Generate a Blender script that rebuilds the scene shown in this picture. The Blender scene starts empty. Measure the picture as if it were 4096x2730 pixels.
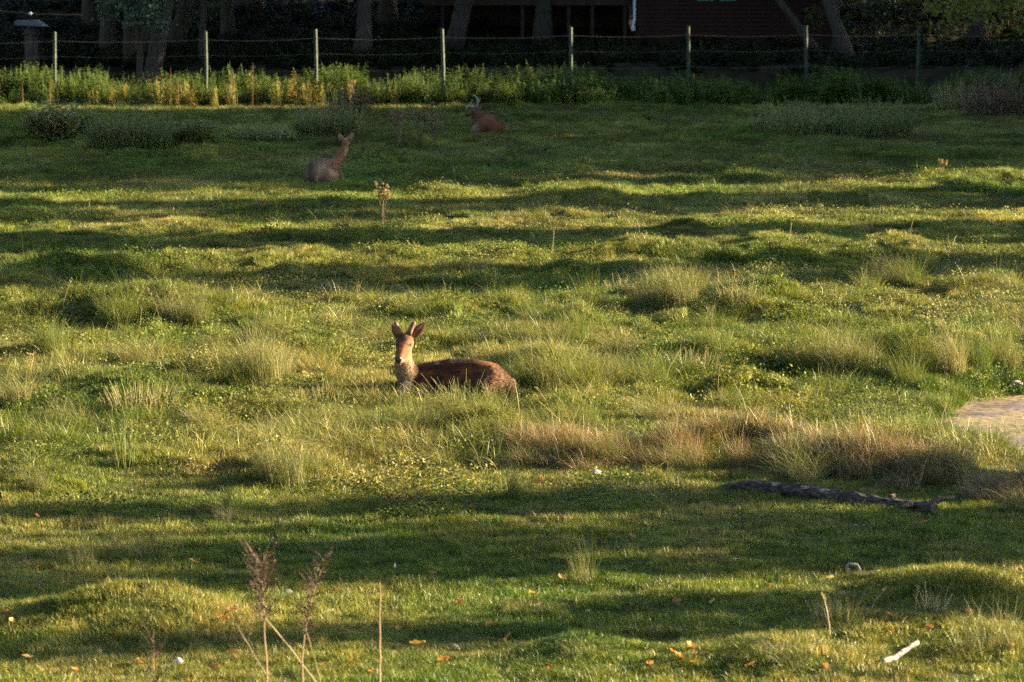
import bpy, bmesh, math, random
import numpy as np
from mathutils import Vector, Matrix

random.seed(7)
RNG = np.random.default_rng(11)
SC = bpy.context.scene
COL = SC.collection

# ------------------------------------------------------------------ camera, sky, sun, exposure
CAM_H, LENS, PITCH = 5.7, 135.0, math.atan(1770 / 15360)
FPX = LENS / 36 * 4096
cd = bpy.data.cameras.new("camera")
cd.lens, cd.sensor_width, cd.clip_end, cd.clip_start = LENS, 36.0, 3000.0, 0.5
cd.dof.use_dof = True
cd.dof.focus_distance = 44.0
cd.dof.aperture_fstop = 4.0
cam = bpy.data.objects.new("camera", cd)
COL.objects.link(cam)
cam.location = (0, 0, CAM_H)
cam.rotation_euler = (math.pi / 2 - PITCH, 0, 0)
SC.camera = cam

SUN_EL, SUN_AZ = math.radians(15), math.radians(10)      # azimuth from +X (right) towards +Y (away)
world = bpy.data.worlds.new("World")
SC.world = world
world.use_nodes = True
wn = world.node_tree.nodes
sky = wn.new("ShaderNodeTexSky")
sky.sky_type = 'NISHITA'
sky.sun_disc = False
sky.sun_elevation = SUN_EL
sky.sun_rotation = math.pi / 2 - SUN_AZ
world.node_tree.links.new(sky.outputs[0], wn["Background"].inputs[0])
wn["Background"].inputs[1].default_value = 0.05
sl = bpy.data.lights.new("sun", 'SUN')
sl.energy, sl.angle, sl.color = 5.0, math.radians(0.6), (1.0, 0.77, 0.47)
sun = bpy.data.objects.new("sun", sl)
COL.objects.link(sun)
SDIR = Vector((math.cos(SUN_EL) * math.cos(SUN_AZ), math.cos(SUN_EL) * math.sin(SUN_AZ), math.sin(SUN_EL)))
sun.rotation_euler = SDIR.to_track_quat('Z', 'Y').to_euler()
sun.location = (40, 20, 30)
SC.view_settings.view_transform = 'Standard'
SC.view_settings.look = 'None'
SC.view_settings.exposure = 2.95
SC.view_settings.gamma = 1.0
SC.render.engine = 'CYCLES'
SC.cycles.use_denoising = False
SC.cycles.denoising_input_passes = 'RGB_ALBEDO_NORMAL'
SC.cycles.use_adaptive_sampling = True
SC.cycles.adaptive_threshold = 0.012
SC.cycles.max_bounces = 2
SC.cycles.diffuse_bounces = 1
SC.cycles.transparent_max_bounces = 4
SC.cycles.caustics_reflective = SC.cycles.caustics_refractive = False

# ------------------------------------------------------------------ noise, terrain, pixel helpers
def _h(ix, iy, seed):
    n = (ix * 374761393 + iy * 668265263 + seed * 974634777) & 0xFFFFFFFF
    n = ((n ^ (n >> 13)) * 1274126177) & 0xFFFFFFFF
    return ((n ^ (n >> 16)) & 0xFFFF) / 65535.0

def noise(x, y, seed=0):
    x = np.asarray(x, float); y = np.asarray(y, float)
    ix = np.floor(x).astype(np.int64); iy = np.floor(y).astype(np.int64)
    fx = x - ix; fy = y - iy
    fx = fx * fx * (3 - 2 * fx); fy = fy * fy * (3 - 2 * fy)
    a = _h(ix, iy, seed); b = _h(ix + 1, iy, seed); c = _h(ix, iy + 1, seed); d = _h(ix + 1, iy + 1, seed)
    return (a * (1 - fx) + b * fx) * (1 - fy) + (c * (1 - fx) + d * fx) * fy

def fbm(x, y, seed=0, o=3):
    s, a, t = 0, 1.0, 0
    for i in range(o):
        s = s + a * noise(x * 2 ** i, y * 2 ** i, seed + i); t += a; a *= .5
    return s / t

def sstep(a, b, x):
    t = np.clip((np.asarray(x, float) - a) / (b - a), 0, 1)
    return t * t * (3 - 2 * t)

CP, SP = math.cos(PITCH), math.sin(PITCH)
def ray(px, py):
    u, v = (px - 2048) / FPX, (1365 - py) / FPX
    return u, CP + v * SP, -SP + v * CP

def G0(px, py, z=0.0):
    dx, dy, dz = ray(px, py); t = (z - CAM_H) / dz
    return dx * t, dy * t

def at(px, py, Y):                              # the point at depth Y seen at a pixel
    dx, dy, dz = ray(px, py); t = Y / dy
    return Vector((dx * t, Y, CAM_H + dz * t))

# mounds of the meadow: pixel of the foot, half widths in metres, height
MOUNDS = [(430, 2500, .85, .9, .20), (640, 2480, .6, .7, .12), (480, 1865, .55, .7, .15), (1120, 1900, .75, .9, .18),
          (170, 1950, .7, .8, .16), (650, 1900, .5, .6, .10), (3150, 2660, .75, .8, .14), (2330, 2625, .5, .5, .10),
          (3780, 2360, .8, .7, .16), (2340, 2330, .5, .5, .08), (3500, 2540, .7, .7, .13), (3980, 2600, .8, .8, .16),
          (1750, 1760, .9, .8, .16), (1060, 1560, 1.0, 1.0, .24), (1250, 1440, .8, 1.0, .18), (520, 1650, 1.0, 1.0, .20),
          (130, 1430, .8, 1.0, .22), (700, 1290, 1.2, 1.3, .26), (400, 1290, 1.0, 1.2, .2), (1850, 1270, 1.2, 1.2, .2),
          (2650, 1240, 1.4, 1.4, .26), (2330, 1360, .8, 1.0, .2), (2220, 1520, 1.0, 1.1, .24), (3000, 1260, 1.0, 1.2, .2),
          (2720, 1480, 1.1, 1.2, .24), (2950, 1590, .9, .9, .18), (3380, 1230, .9, .9, .2), (3300, 1480, 1.1, 1.2, .25),
          (3720, 1480, .9, 1.0, .3), (3950, 1430, 1.2, 1.3, .38), (2500, 1640, .8, .8, .15), (1500, 1130, 1.2, 1.4, .2),
          (2570, 1035, 1.4, 1.6, .28), (3620, 1030, 1.3, 1.6, .3), (3100, 1020, 1.2, 1.5, .2), (950, 1080, 1.3, 1.6, .22),
          (1950, 1040, 1.1, 1.4, .22), (300, 1120, 1.3, 1.6, .2), (1480, 660, .9, 1.6, .28), (2250, 705, 1.0, 1.3, .16),
          (3900, 745, 1.6, 2.0, .22), (1960, 595, .9, 1.3, .16), (700, 620, 2.0, 2.2, .25), (1600, 590, 1.2, 1.6, .2),
          (3050, 560, 2.0, 2.0, .2), (160, 590, 1.6, 1.8, .22)]
MW = [(*G0(a, b), rx, ry, h) for a, b, rx, ry, h in MOUNDS]
RIDGE = [(2120, 1835, .07), (2400, 1850, .09), (2750, 1850, .11), (3050, 1830, .22), (3350, 1880, .15), (3650, 1930, .13), (3900, 1965, .09), (4200, 1990, .06)]
CASTERS = [(29.6, 1.15, 3400, 21), (32.5, 1.2, 3000, 22), (33.6, 1.0, 2400, 32), (34.6, .7, 500, 31), (35.8, 1.1, 3000, 23), (56.2, 1.4, 2600, 24), (57.9, 1.3, 2600, 30), (62.8, 1.4, 4200, 25), (64.6, 1.4, 4200, 26), (69.4, 1.4, 4200, 27), (71.5, 1.5, 4200, 28), (75.8, 1.1, 3600, 29), (102.3, 1.05, 3600, 33)]
RW = [(*G0(a, b), h) for a, b, h in RIDGE]
POND = (7.9, 41.8, 3.1, 3.9)
PONDZ = -0.13

def H(x, y):
    x = np.asarray(x, float); y = np.asarray(y, float)
    z = .16 * (fbm(x / 7, y / 11, 3) - .5)
    rough = sstep(37, 41, y) * (1 - sstep(56, 64, y))
    farr = sstep(56, 64, y)
    z = z + (.05 + .38 * rough + .20 * farr) * (fbm(x / 1.5, y / 2.0, 8, 3) - .5)
    z = z + (.02 + .2 * rough + .09 * farr) * (noise(x / .42, y / .6, 21) - .5)
    for mx, my, rx, ry, h in MW:
        q = ((x - mx) / rx) ** 2 + ((y - my) / ry) ** 2
        z = z + h * np.exp(-q * 1.3)
    for i in range(len(RW) - 1):                # the bank beside the pond: a chain of crests
        ax, ay, ah = RW[i]; bx, by, bh = RW[i + 1]
        for k in range(3):
            t = k / 3
            cx, cy, ch = ax + (bx - ax) * t, ay + (by - ay) * t + .25, ah + (bh - ah) * t
            z = np.maximum(z, z * .3 + ch * np.exp(-(((x - cx) / .55) ** 2 + ((y - cy) / .62) ** 2) * 1.2))
    q = np.sqrt(((x - POND[0]) / POND[2]) ** 2 + ((y - POND[1]) / POND[3]) ** 2) + .22 * (fbm(x * 1.1, y * 1.1, 5, 3) - .5)
    z = z * sstep(.9, 1.25, q) + (1 - sstep(.93, 1.13, q)) * (-.35)
    # wood edge: ditch, cut bank, rising slope
    yy = y + 1.2 * (noise(x / 4, 0 * x, 31) - .5)
    z = z - .75 * sstep(107.6, 109.4, yy) * (1 - sstep(112.2, 112.9, yy))
    z = z + .72 * sstep(112.2, 112.9, yy) + .045 * np.clip(yy - 113, 0, 8) + .15 * np.clip(yy - 121, 0, 26)
    return z

def hz(x, y):
    return float(H(np.array([x]), np.array([y]))[0])

def G(px, py):                                  # where the sight line through a pixel meets the ground
    dx, dy, dz = ray(px, py)
    Y = np.arange(14, 135, .04); t = Y / dy
    hit = np.nonzero(CAM_H + dz * t <= H(dx * t, Y))[0]
    i = hit[0] if len(hit) else len(Y) - 1
    return Vector((dx * t[i], Y[i], hz(dx * t[i], Y[i])))

def pxm(Y):                                     # source pixels per metre at a depth
    return FPX / Y

# ------------------------------------------------------------------ object helpers
def tag(o, label=None, cat=None, group=None, kind=None):
    if label: o["label"] = label
    if cat: o["category"] = cat
    if group: o["group"] = group
    if kind: o["kind"] = kind
    return o

def empty(name, loc=(0, 0, 0), rz=0.0):
    o = bpy.data.objects.new(name, None); COL.objects.link(o)
    o.location = loc; o.rotation_euler = (0, 0, rz); o.empty_display_size = .1
    return o

def link(name, me, parent=None, mat=None, smooth=False):
    if mat is not None and not me.materials: me.materials.append(mat)
    if smooth:
        me.polygons.foreach_set("use_smooth", np.ones(len(me.polygons), bool))
    o = bpy.data.objects.new(name, me); COL.objects.link(o)
    if parent: o.parent = parent
    return o

def copy_tree(o, parent=None):
    c = o.copy(); COL.objects.link(c); c.parent = parent
    for ch in o.children: copy_tree(ch, c)
    return c

class MB:
    """collects pieces of one mesh"""
    def __init__(s): s.v, s.f, s.a = [], [], []
    def add(s, v, f, a=0.0):
        n = len(s.v); s.v += [tuple(p) for p in v]; s.f += [tuple(i + n for i in q) for q in f]
        s.a += (list(a) if hasattr(a, '__len__') else [a] * len(v)); return s
    def box(s, c, d, R=None):
        vs = []
        for x in (-.5, .5):
            for y in (-.5, .5):
                for z in (-.5, .5):
                    p = Vector((x * d[0], y * d[1], z * d[2])); p = R @ p if R else p
                    vs.append(p + Vector(c))
        return s.add(vs, [(0, 1, 3, 2), (4, 6, 7, 5), (0, 4, 5, 1), (2, 3, 7, 6), (0, 2, 6, 4), (1, 5, 7, 3)])
    def tube(s, pts, radii, n=8, wob=0.0, seed=0, cap=True, a=0.0):
        pts = [Vector(p) for p in pts]
        rnd = random.Random(seed); vs, fs = [], []
        for i, p in enumerate(pts):
            t = (pts[min(i + 1, len(pts) - 1)] - pts[max(i - 1, 0)]).normalized()
            u = t.cross(Vector((.31, .9, .17)))
            if u.length < .05: u = t.cross(Vector((1, 0, 0)))
            u.normalize(); w = t.cross(u)
            for k in range(n):
                an = 2 * math.pi * k / n; r = radii[i] * (1 + wob * (rnd.random() - .5) * 2)
                vs.append(p + (u * math.cos(an) + w * math.sin(an)) * r)
        for i in range(len(pts) - 1):
            for k in range(n):
                fs.append((i * n + k, i * n + (k + 1) % n, (i + 1) * n + (k + 1) % n, (i + 1) * n + k))
        if cap:
            fs.append(tuple(range(n - 1, -1, -1))); fs.append(tuple((len(pts) - 1) * n + k for k in range(n)))
        return s.add(vs, fs, a)
    def leaf(s, p, d, nrm, L, W, a=0.0):
        p = Vector(p); d = Vector(d).normalized(); sd = d.cross(Vector(nrm))
        if sd.length < 1e-3: sd = d.cross(Vector((1, .2, 0)))
        sd.normalize(); up = sd.cross(d)
        return s.add([p, p + d * L * .45 + sd * W * .5 + up * W * .14, p + d * L, p + d * L * .45 - sd * W * .5 + up * W * .14],
                     [(0, 1, 2), (0, 2, 3)], a)
    def mesh(s, name="m"):
        me = bpy.data.meshes.new(name); me.from_pydata(s.v, [], s.f)
        at_ = me.attributes.new("bv", 'FLOAT', 'POINT'); at_.data.foreach_set("value", np.array(s.a, np.float32))
        me.update(); return me
    def build(s, name, mat, parent=None, smooth=False):
        return link(name, s.mesh(name), parent, mat, smooth)

def np_mesh(name, V, F3, bv=None):
    """triangles from arrays"""
    me = bpy.data.meshes.new(name)
    me.vertices.add(len(V)); me.vertices.foreach_set("co", np.asarray(V, np.float32).ravel())
    me.loops.add(len(F3) * 3); me.loops.foreach_set("vertex_index", np.asarray(F3, np.int32).ravel())
    me.polygons.add(len(F3)); me.polygons.foreach_set("loop_start", np.arange(0, len(F3) * 3, 3, dtype=np.int32))
    me.polygons.foreach_set("loop_total", np.full(len(F3), 3, np.int32))
    if bv is not None:
        a = me.attributes.new("bv", 'FLOAT', 'POINT'); a.data.foreach_set("value", np.asarray(bv, np.float32))
    me.update(calc_edges=True); me.validate(); return me

# ------------------------------------------------------------------ materials
def mat_base(name):
    m = bpy.data.materials.new(name); m.use_nodes = True
    nt = m.node_tree; return m, nt, nt.nodes, nt.links, nt.nodes["Principled BSDF"]

def ramp(nt, stops):
    r = nt.nodes.new("ShaderNodeValToRGB"); el = r.color_ramp.elements
    while len(el) > len(stops): el.remove(el[-1])
    while len(el) < len(stops): el.new(.5)
    for e, (p, c) in zip(el, stops): e.position = p; e.color = (*c, 1)
    return r

def mat_noise(name, stops, scale=8.0, rough=.8, bump=.3, detail=6, bscale=None, stretch=(1, 1, 1), spec=.3):
    m, nt, n, l, b = mat_base(name)
    tc = n.new("ShaderNodeTexCoord"); mp = n.new("ShaderNodeMapping"); mp.inputs["Scale"].default_value = stretch
    l.new(tc.outputs["Object"], mp.inputs[0])
    nz = n.new("ShaderNodeTexNoise"); nz.inputs["Scale"].default_value = scale; nz.inputs["Detail"].default_value = detail
    l.new(mp.outputs[0], nz.inputs["Vector"])
    r = ramp(nt, stops); l.new(nz.outputs[0], r.inputs[0]); l.new(r.outputs[0], b.inputs["Base Color"])
    b.inputs["Roughness"].default_value = rough; b.inputs["Specular IOR Level"].default_value = spec
    if bump:
        n2 = n.new("ShaderNodeTexNoise"); n2.inputs["Scale"].default_value = bscale or scale * 3; n2.inputs["Detail"].default_value = 8
        l.new(mp.outputs[0], n2.inputs["Vector"])
        bp = n.new("ShaderNodeBump"); bp.inputs["Strength"].default_value = bump; bp.inputs["Distance"].default_value = .02
        l.new(n2.outputs[0], bp.inputs["Height"]); l.new(bp.outputs[0], b.inputs["Normal"])
    return m

def mat_leaf(name, stops, trans=.35, rough=.55, tint=False, spec=.25, sat=(1.15, 1.2, .5)):
    """thin leaf: colour by the per-leaf value bv; light passes through. tint: colour carried by each scattered tuft"""
    m, nt, n, l, b = mat_base(name)
    at_ = n.new("ShaderNodeAttribute"); at_.attribute_name = "bv"
    if tint:
        ti = n.new("ShaderNodeAttribute"); ti.attribute_type = 'INSTANCER'; ti.attribute_name = "tint"
        r = ramp(nt, stops); l.new(at_.outputs["Fac"], r.inputs[0])
        mx = n.new("ShaderNodeMix"); mx.data_type = 'RGBA'; mx.blend_type = 'MULTIPLY'; mx.inputs[0].default_value = 1
        l.new(ti.outputs["Color"], mx.inputs[6]); l.new(r.outputs[0], mx.inputs[7])
        ge = n.new("ShaderNodeNewGeometry"); nz = n.new("ShaderNodeTexNoise"); nz.inputs["Scale"].default_value = 4.5; nz.inputs["Detail"].default_value = 3
        l.new(ge.outputs["Position"], nz.inputs["Vector"]); rp = ramp(nt, [(.3, (.5, .62, .6)), (.5, (1, 1, 1)), (.7, (1.55, 1.35, 1.35))]); l.new(nz.outputs[0], rp.inputs[0])
        m5 = n.new("ShaderNodeMix"); m5.data_type = 'RGBA'; m5.blend_type = 'MULTIPLY'; m5.inputs[0].default_value = 1
        l.new(mx.outputs[2], m5.inputs[6]); l.new(rp.outputs[0], m5.inputs[7]); colr = m5.outputs[2]
    else:
        oi = n.new("ShaderNodeObjectInfo")
        ad = n.new("ShaderNodeMath"); ad.operation = 'MULTIPLY_ADD'; ad.inputs[1].default_value = .3
        l.new(oi.outputs["Random"], ad.inputs[0]); 
        sc_ = n.new("ShaderNodeMath"); sc_.operation = 'MULTIPLY'; sc_.inputs[1].default_value = .72
        l.new(at_.outputs["Fac"], sc_.inputs[0]); l.new(sc_.outputs[0], ad.inputs[2])
        r = ramp(nt, stops); l.new(ad.outputs[0], r.inputs[0]); colr = r.outputs[0]
    l.new(colr, b.inputs["Base Color"]); b.inputs["Roughness"].default_value = rough
    b.inputs["Specular IOR Level"].default_value = spec
    if trans:
        tr = n.new("ShaderNodeBsdfTranslucent")
        mt = n.new("ShaderNodeMix"); mt.data_type = 'RGBA'; mt.blend_type = 'MULTIPLY'; mt.inputs[0].default_value = 1
        l.new(colr, mt.inputs[6]); mt.inputs[7].default_value = (*sat, 1); l.new(mt.outputs[2], tr.inputs[0])
        ms = n.new("ShaderNodeMixShader"); ms.inputs[0].default_value = trans
        l.new(b.outputs[0], ms.inputs[1]); l.new(tr.outputs[0], ms.inputs[2])
        l.new(ms.outputs[0], n["Material Output"].inputs[0])
    return m

M = {}
M["grass"] = mat_leaf("grass_blades", [(0, (.42, .5, .48)), (.5, (1, 1, 1)), (.75, (1.35, 1.25, 1.1)), (1, (1.9, 1.55, 1.5))], .2, .38, tint=True, spec=.17)
M["herb"] = mat_leaf("herb_leaves", [(0, (.45, .52, .5)), (.5, (1, 1, 1)), (1, (1.45, 1.35, 1.2))], .2, .6, tint=True, spec=.10)
M["tuss_green"] = mat_leaf("tussock_green", [(0, (.05, .085, .015)), (.5, (.10, .13, .028)), (.8, (.22, .19, .07)), (1, (.36, .28, .14))], .35)
M["tuss_tan"] = mat_leaf("tussock_tan", [(0, (.07, .10, .025)), (.4, (.14, .145, .05)), (.75, (.25, .215, .11)), (1, (.42, .35, .21))], .25)
M["tuss_red"] = mat_leaf("tussock_red", [(0, (.08, .10, .03)), (.3, (.15, .13, .06)), (.6, (.21, .14, .08)), (.85, (.24, .115, .06)), (1, (.36, .29, .18))], .25)
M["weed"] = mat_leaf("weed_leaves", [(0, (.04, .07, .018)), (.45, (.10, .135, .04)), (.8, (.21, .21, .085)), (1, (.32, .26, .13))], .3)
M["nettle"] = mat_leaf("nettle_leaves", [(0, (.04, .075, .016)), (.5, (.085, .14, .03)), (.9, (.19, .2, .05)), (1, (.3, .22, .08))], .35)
M["nettle_lit"] = mat_leaf("sunlit_nettle", [(0, (.10, .13, .03)), (.4, (.24, .23, .06)), (.8, (.40, .32, .12)), (1, (.5, .36, .18))], .35)  # nettle copy made paler and yellower: sunlight painted into the leaves
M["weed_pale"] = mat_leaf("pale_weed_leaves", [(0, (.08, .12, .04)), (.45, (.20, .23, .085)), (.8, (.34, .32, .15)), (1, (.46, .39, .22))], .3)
M["bluegreen"] = mat_leaf("bluish_leaves", [(0, (.03, .055, .04)), (.6, (.075, .12, .085)), (1, (.14, .18, .12))], .2)
M["rosette"] = mat_leaf("thistle_leaves", [(0, (.05, .075, .055)), (1, (.16, .19, .14))], .1, .5, spec=.4)
M["dock"] = mat_leaf("dock_stems", [(0, (.18, .07, .03)), (1, (.36, .17, .08))], .1)
M["dead"] = mat_leaf("dead_stems", [(0, (.07, .05, .035)), (.5, (.17, .12, .075)), (1, (.36, .27, .17))], .1)
M["seed"] = mat_leaf("seed_heads", [(0, (.20, .12, .07)), (1, (.45, .33, .24))], .25)
M["treeleaf"] = mat_leaf("tree_leaves", [(0, (.014, .026, .008)), (.6, (.03, .05, .014)), (1, (.055, .068, .019))], .25)
M["lightleaf"] = mat_leaf("light_tree_leaves", [(0, (.08, .11, .02)), (.7, (.17, .19, .035)), (1, (.30, .22, .05))], .4)
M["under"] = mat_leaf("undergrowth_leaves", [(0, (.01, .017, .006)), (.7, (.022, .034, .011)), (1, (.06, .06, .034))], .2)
M["bark"] = mat_noise("bark", [(.3, (.022, .018, .014)), (.7, (.075, .063, .052))], 6, .9, .8, stretch=(3, 3, .6))
M["logbark"] = mat_noise("log_bark", [(.35, (.02, .016, .013)), (.55, (.065, .052, .042)), (.75, (.2, .165, .135))], 34, .9, 1.0, stretch=(.22, 1, 1))
M["birch"] = mat_noise("birch_bark", [(.36, (.05, .045, .04)), (.47, (.30, .27, .23)), (.8, (.46, .42, .37))], 12, .7, .5, stretch=(2.5, 2.5, 2.5))
M["driftwood"] = mat_noise("weathered_wood", [(.3, (.14, .115, .09)), (.7, (.42, .36, .29))], 20, .85, .6)
M["stone"] = mat_noise("stone", [(.3, (.16, .15, .145)), (.7, (.36, .34, .32))], 9, .85, .5)
M["palestone"] = mat_noise("pale_stone", [(.3, (.38, .35, .32)), (.7, (.66, .62, .56))], 9, .85, .4)
M["soil"] = mat_noise("soil", [(.3, (.012, .010, .008)), (.7, (.045, .034, .024))], 9, .95, .9)
M["post"] = mat_noise("post_paint", [(.35, (.014, .034, .023)), (.55, (.024, .048, .029)), (.72, (.10, .085, .045))], 5, .6, .4, stretch=(3, 3, .8))
M["wire"] = mat_noise("wire", [(.3, (.16, .1, .06)), (.7, (.3, .22, .15))], 8, .5, 0)
M["plank"] = mat_noise("red_planks", [(.3, (.022, .0075, .0055)), (.7, (.044, .0145, .0105))], 5, .8, .4, stretch=(.5, 3, 6))
M["darkwood"] = mat_noise("dark_wood", [(.3, (.022, .014, .01)), (.7, (.05, .034, .024))], 6, .8, .4)
M["white"] = mat_noise("white_paint", [(.3, (.62, .64, .68)), (.7, (.78, .8, .82))], 5, .5, .1)
M["teal"] = mat_noise("teal_paint", [(.3, (.06, .2, .17)), (.7, (.09, .26, .21))], 5, .5, .1)
M["slate"] = mat_noise("slate_roof", [(.3, (.06, .066, .085)), (.7, (.12, .13, .16))], 8, .5, .3)
M["glass"] = mat_noise("dark_glass", [(.3, (.01, .012, .014)), (.7, (.02, .022, .025))], 2, .08, 0, spec=.5)

def ground_material():
    m, nt, n, l, b = mat_base("meadow_ground")
    geo = n.new("ShaderNodeNewGeometry"); sx = n.new("ShaderNodeSeparateXYZ"); l.new(geo.outputs["Position"], sx.inputs[0])
    def nz(sc_, det=5):
        t = n.new("ShaderNodeTexNoise"); t.inputs["Scale"].default_value = sc_; t.inputs["Detail"].default_value = det
        l.new(geo.outputs["Position"], t.inputs["Vector"]); return t
    a = nz(1.1); r1 = ramp(nt, [(.3, (.04, .065, .014)), (.55, (.075, .095, .022)), (.75, (.12, .11, .04))]); l.new(a.outputs[0], r1.inputs[0])
    f = nz(26, 8); r2 = ramp(nt, [(.3, (.45, .45, .45)), (.7, (1.5, 1.45, 1.4))]); l.new(f.outputs[0], r2.inputs[0])
    mx = n.new("ShaderNodeMix"); mx.data_type = 'RGBA'; mx.blend_type = 'MULTIPLY'; mx.inputs[0].default_value = 1
    l.new(r1.outputs[0], mx.inputs[6]); l.new(r2.outputs[0], mx.inputs[7])
    # leaf mould and earth of the wood beyond the ditch
    mr = n.new("ShaderNodeMapRange"); mr.inputs[1].default_value = 106.5; mr.inputs[2].default_value = 109; l.new(sx.outputs["Y"], mr.inputs[0])
    s = nz(3, 8); r3 = ramp(nt, [(.3, (.012, .011, .007)), (.6, (.03, .026, .015)), (.8, (.03, .04, .014))]); l.new(s.outputs[0], r3.inputs[0])
    m2 = n.new("ShaderNodeMix"); m2.data_type = 'RGBA'; l.new(mr.outputs[0], m2.inputs[0]); l.new(mx.outputs[2], m2.inputs[6]); l.new(r3.outputs[0], m2.inputs[7])
    # wet mud on the pond bed and its rim
    m3 = n.new("ShaderNodeMapRange"); m3.inputs[1].default_value = -.06; m3.inputs[2].default_value = -.14; l.new(sx.outputs["Z"], m3.inputs[0])
    m4 = n.new("ShaderNodeMix"); m4.data_type = 'RGBA'; l.new(m3.outputs[0], m4.inputs[0]); l.new(m2.outputs[2], m4.inputs[6]); m4.inputs[7].default_value = (.05, .038, .025, 1)
    l.new(m4.outputs[2], b.inputs["Base Color"]); b.inputs["Roughness"].default_value = .95; b.inputs["Specular IOR Level"].default_value = .1
    bp = n.new("ShaderNodeBump"); bp.inputs["Strength"].default_value = .8; bp.inputs["Distance"].default_value = .03
    l.new(f.outputs[0], bp.inputs["Height"]); l.new(bp.outputs[0], b.inputs["Normal"])
    return m
M["ground"] = ground_material()

def pond_material():
    m, nt, n, l, b = mat_base("algae_pond")
    geo = n.new("ShaderNodeNewGeometry"); mp = n.new("ShaderNodeMapping"); mp.inputs["Scale"].default_value = (.9, 1.2, 1)
    l.new(geo.outputs["Position"], mp.inputs[0])
    def nz(sc_, det, src):
        t = n.new("ShaderNodeTexNoise"); t.inputs["Scale"].default_value = sc_; t.inputs["Detail"].default_value = det
        l.new(src, t.inputs["Vector"]); return t
    a = nz(1.3, 5, mp.outputs[0]); r1 = ramp(nt, [(.33, (.155, .11, .095)), (.47, (.20, .145, .085)), (.6, (.22, .175, .07)), (.72, (.15, .14, .05))]); l.new(a.outputs[0], r1.inputs[0])
    f = nz(13, 9, geo.outputs["Position"]); r2 = ramp(nt, [(.36, (.22, .24, .18)), (.46, (.85, .87, .85)), (.7, (1.3, 1.22, 1.15))]); l.new(f.outputs[0], r2.inputs[0])
    mx = n.new("ShaderNodeMix"); mx.data_type = 'RGBA'; mx.blend_type = 'MULTIPLY'; mx.inputs[0].default_value = 1
    l.new(r1.outputs[0], mx.inputs[6]); l.new(r2.outputs[0], mx.inputs[7]); l.new(mx.outputs[2], b.inputs["Base Color"])
    r3 = ramp(nt, [(.35, (.25, .25, .25)), (.55, (.7, .7, .7))]); l.new(a.outputs[0], r3.inputs[0]); l.new(r3.outputs[0], b.inputs["Roughness"])
    bp = n.new("ShaderNodeBump"); bp.inputs["Strength"].default_value = .35; bp.inputs["Distance"].default_value = .01
    l.new(f.outputs[0], bp.inputs["Height"]); l.new(bp.outputs[0], b.inputs["Normal"])
    return m
M["pond"] = pond_material()

# ------------------------------------------------------------------ ground and pond
def axis(lo, hi, step, far_lo, far_hi):
    a = list(np.arange(lo, hi + 1e-6, step)); s = step; p = lo; left = []
    while p > far_lo: s *= 1.35; p -= s; left.append(p)
    s = step; p = hi; right = []
    while p < far_hi: s *= 1.35; p += s; right.append(p)
    return np.array(left[::-1] + a + right)
gx, gy = axis(-19, 19, .2, -500, 500), axis(24, 132, .2, -300, 900)
X, Y = np.meshgrid(gx, gy)
Z = H(X, Y)
nx, ny = len(gx), len(gy)
V = np.stack([X, Y, Z], -1).reshape(-1, 3)
i = (np.arange(ny - 1)[:, None] * nx + np.arange(nx - 1)[None]).ravel()
F = np.concatenate([np.stack([i, i + 1, i + nx + 1], 1), np.stack([i, i + nx + 1, i + nx], 1)])
go = link("ground", np_mesh("ground", V, F), None, M["ground"], True)
tag(go, kind="structure")
mb = MB(); ring = []
for k in range(64):
    an = 2 * math.pi * k / 64
    ring.append((POND[0] + POND[2] * 1.08 * math.cos(an), POND[1] + POND[3] * 1.08 * math.sin(an), PONDZ))
mb.add([(POND[0], POND[1], PONDZ)] + ring, [(0, 1 + k, 1 + (k + 1) % 64) for k in range(64)])
tag(mb.build("pond_water", M["pond"]), kind="structure")

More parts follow.
